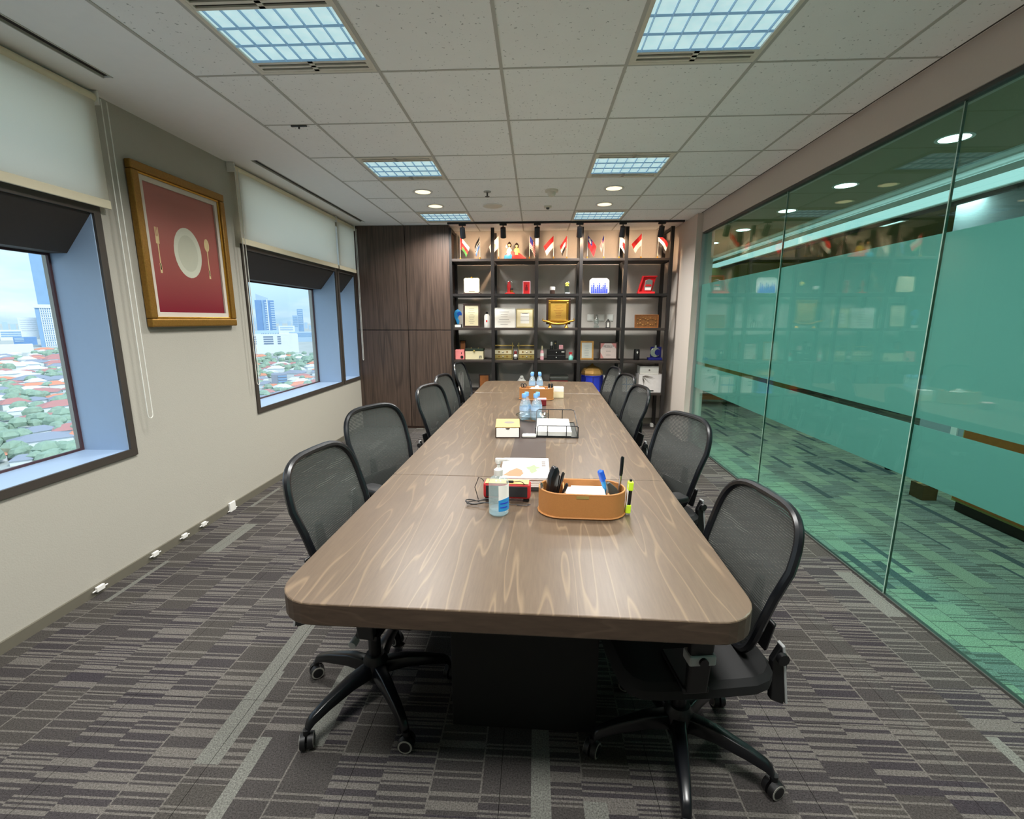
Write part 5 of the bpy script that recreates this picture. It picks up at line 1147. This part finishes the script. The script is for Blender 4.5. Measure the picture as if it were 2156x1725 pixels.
for (a0, a1, d0, d1, n) in ((44.5, 54, 300, 1500, 330), (24, 33.5, 440, 1050, 150)):
    got = []; tries = 0
    while len(got) < n and tries < 4000:
        tries += 1
        D = d0*(d1/d0)**rnd.random(); az = rnd.uniform(a0, a1); x, y = pol(az, D); rr = 10.5*(1+D/2200)
        if 1380 < D and 48.2 < az < 51: continue
        if any((x-p[0])**2+(y-p[1])**2 < (rr*.9+p[2]*.9)**2*.8 for p in got): continue
        if d0 == 440 and 560 < D < 700 and 28.2 < az < 31: continue
        got.append((x, y, rr))
        green = (430 < D < 560 and d0 == 300) or (D > 760 and d0 == 440)
        if green and rnd.random() < .55: TREES.append((x, y, D)); continue
        house(az, D)
    for q in range(n//2):
        D = d0*(d1/d0)**rnd.random(); az = rnd.uniform(a0, a1); x, y = pol(az, D); TREES.append((x, y, D))
m = MB(); ico = [(math.cos(2*PI*i/6)*math.cos(p), math.sin(2*PI*i/6)*math.cos(p), math.sin(p)) for p in (-.5, .25, .9) for i in range(6)]
for (x, y, D) in TREES:
    for q in range(2):
        s = rnd.uniform(2.0, 5.2)*(1+D/2500); cx = x+rnd.uniform(-7,7); cy = y+rnd.uniform(-7,7); vs = [(cx+s*p[0]*rnd.uniform(.8,1.2), cy+s*p[1]*rnd.uniform(.8,1.2), GZ+s*.8+s*.8*p[2]) for p in ico] + [(cx,cy,GZ+s*1.6)]
        fs = []
        for j in range(2):
            for i in range(6): fs.append((j*6+i, j*6+(i+1) % 6, (j+1)*6+(i+1) % 6, (j+1)*6+i))
        fs += [(12+i, 12+(i+1) % 6, 18) for i in range(6)] + [tuple(range(5,-1,-1))]
        m.add(vs, fs)
tag(m.build('tree_canopy', M_TREE), 'green tree canopy spread between the houses outside', 'trees', kind='stuff')

def tower(name, label, az0, az1, D, zt, mat, cat='building', depth=None, bands=None, roof=None):
    az = (az0+az1)/2; w = D*math.radians(az1-az0)/2; h = (zt*D + EYE) - GZ; x, y = pol(az, D); dp = depth or w*1.4
    o = thing(name, label, cat, (x, y, GZ), math.radians(az))
    MB().box(-w, w, 0, dp, 0, h).build('block', mat, o)
    if bands:
        n, xs_, zf0, zf1, bm = bands
        for (a, b) in xs_:
            for k in range(n):
                z = h*(zf0+(zf1-zf0)*(k+.5)/n); bh = h*(zf1-zf0)/n*.28
                MB().box(-w+2*w*a, -w+2*w*b, -max(.5, D*.0004), .3, z-bh, z+bh).build('window_band', bm, o)
    return o, w, h
D = 2400
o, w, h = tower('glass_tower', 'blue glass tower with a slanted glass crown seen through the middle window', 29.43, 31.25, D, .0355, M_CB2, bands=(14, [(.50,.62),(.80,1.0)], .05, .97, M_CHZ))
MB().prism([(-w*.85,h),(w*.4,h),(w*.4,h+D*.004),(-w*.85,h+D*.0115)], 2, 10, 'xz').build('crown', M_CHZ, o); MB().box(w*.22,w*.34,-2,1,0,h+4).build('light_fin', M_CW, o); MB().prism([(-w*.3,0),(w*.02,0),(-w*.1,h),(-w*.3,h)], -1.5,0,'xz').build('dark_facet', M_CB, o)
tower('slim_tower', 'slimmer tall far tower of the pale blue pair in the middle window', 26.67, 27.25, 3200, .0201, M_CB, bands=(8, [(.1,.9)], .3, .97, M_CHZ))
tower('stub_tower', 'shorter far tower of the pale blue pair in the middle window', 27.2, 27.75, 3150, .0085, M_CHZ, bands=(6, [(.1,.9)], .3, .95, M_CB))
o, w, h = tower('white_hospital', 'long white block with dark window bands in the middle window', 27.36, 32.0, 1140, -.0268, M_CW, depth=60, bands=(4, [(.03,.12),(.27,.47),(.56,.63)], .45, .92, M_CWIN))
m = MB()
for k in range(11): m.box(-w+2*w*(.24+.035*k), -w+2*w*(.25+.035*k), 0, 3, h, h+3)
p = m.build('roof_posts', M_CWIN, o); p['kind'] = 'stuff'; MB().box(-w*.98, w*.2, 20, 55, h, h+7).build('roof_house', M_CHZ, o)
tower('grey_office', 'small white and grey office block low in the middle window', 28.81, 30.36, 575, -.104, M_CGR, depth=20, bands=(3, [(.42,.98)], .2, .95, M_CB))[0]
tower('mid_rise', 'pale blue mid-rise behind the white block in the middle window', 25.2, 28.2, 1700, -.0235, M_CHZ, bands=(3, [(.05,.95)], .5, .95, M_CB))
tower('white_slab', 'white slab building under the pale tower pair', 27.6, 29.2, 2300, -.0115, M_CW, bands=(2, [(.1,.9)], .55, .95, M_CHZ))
tower('hotel_slab', 'broad white hotel slab in the near window', 47.78, 49.13, 2600, .0028, M_CW, bands=(6, [(.08,.92)], .35, .95, M_CWH))
o, w, h = tower('lattice_tower', 'white gridded apartment tower at the edge of the near window', 46.6, 48.0, 1750, .0170, M_CB, depth=60)
m = MB()
for k in range(9): m.box(-w*.55+w*1.5*k/8-1.0, -w*.55+w*1.5*k/8+1.0, -1.6, 0, 0, h)
for k in range(16): m.box(-w*.55, w, -1.6, 0, h*k/16, h*k/16+1.6)
p = m.build('facade_grid', M_CW, o); p['kind'] = 'stuff'; MB().box(-w*1.1, w, -3, 20, h, h+9).build('crown', M_CW, o)
o, w, h = tower('tall_skyscraper', 'very tall blue tower rising behind the gridded tower in the near window', 46.2, 47.75, 2500, .115, M_CB, bands=(46, [(.55,1.0)], .1, .99, M_CW))
tower('low_office', 'low pale blue office by the horizon in the near window', 49.0, 50.3, 2400, -.0150, M_CW, bands=(3, [(.05,.95)], .3, .9, M_CB))
tower('blue_block', 'dark blue block before the white hotel slab', 48.2, 49.6, 1930, -.0255, M_CB2, bands=(3, [(.05,.45)], .4, .95, M_CHZ))
tower('white_hall', 'wide white hall with a low roof at the left edge of the near window', 48.5, 50.7, 1480, -.0365, M_CW, depth=50)
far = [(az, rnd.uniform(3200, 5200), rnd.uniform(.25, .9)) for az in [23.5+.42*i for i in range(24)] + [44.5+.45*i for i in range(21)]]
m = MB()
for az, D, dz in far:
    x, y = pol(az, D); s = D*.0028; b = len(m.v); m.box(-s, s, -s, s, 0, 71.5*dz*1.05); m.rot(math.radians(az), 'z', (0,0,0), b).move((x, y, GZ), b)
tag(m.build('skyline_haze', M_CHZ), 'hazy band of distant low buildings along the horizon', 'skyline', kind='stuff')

# the rest of the low city, left and right of what the photograph shows
m = MB(); kinds = [1, 1, 2, 3, 3, 4, 4]
for q in range(1500):
    az = rnd.uniform(8, 82); D = 260*(1700/260)**rnd.random()
    if (44 < az < 54.5 and D > 280) or (23.5 < az < 34 and D > 400): continue
    x, y = pol(az, D); s = rnd.uniform(8, 13.5)*(1+D/2200); sx, sy, sz = s*rnd.uniform(.8,1.7), s*rnd.uniform(.7,1.2), s*rnd.uniform(.5,.75); b = len(m.v); rk = rnd.choice(kinds)
    m.box(-.5*sx,.5*sx,-.5*sy,.5*sy,0,.45*sz,0)
    m.add([(-.56*sx,-.56*sy,.45*sz),(.56*sx,-.56*sy,.45*sz),(.56*sx,.56*sy,.45*sz),(-.56*sx,.56*sy,.45*sz),(-.2*sx,0,.78*sz),(.2*sx,0,.78*sz)], [(0,1,5,4),(1,2,5),(2,3,4,5),(3,0,4),(3,2,1,0)], rk)
    m.rot(math.radians(az)+rnd.uniform(-.4,.4), 'z', (0,0,0), b).move((x, y, GZ), b)
for az in list(range(9, 24)) + list(range(34, 45)) + list(range(55, 82)):
    for q in range(2):
        D = rnd.uniform(1500, 4000); x, y = pol(az+rnd.random(), D); s = D*.004; b = len(m.v)
        m.box(-s, s, -s, s, 0, 71.5*rnd.uniform(.3, 1.6), 5); m.rot(math.radians(az), 'z', (0,0,0), b).move((x, y, GZ), b)
tag(m.build('outer_city', [M_CW, M_CR, M_CO, M_CGR, M_CWH, M_CHZ]), 'low roofs and hazy blocks of the wider city beyond the window edges', 'city', kind='stuff')
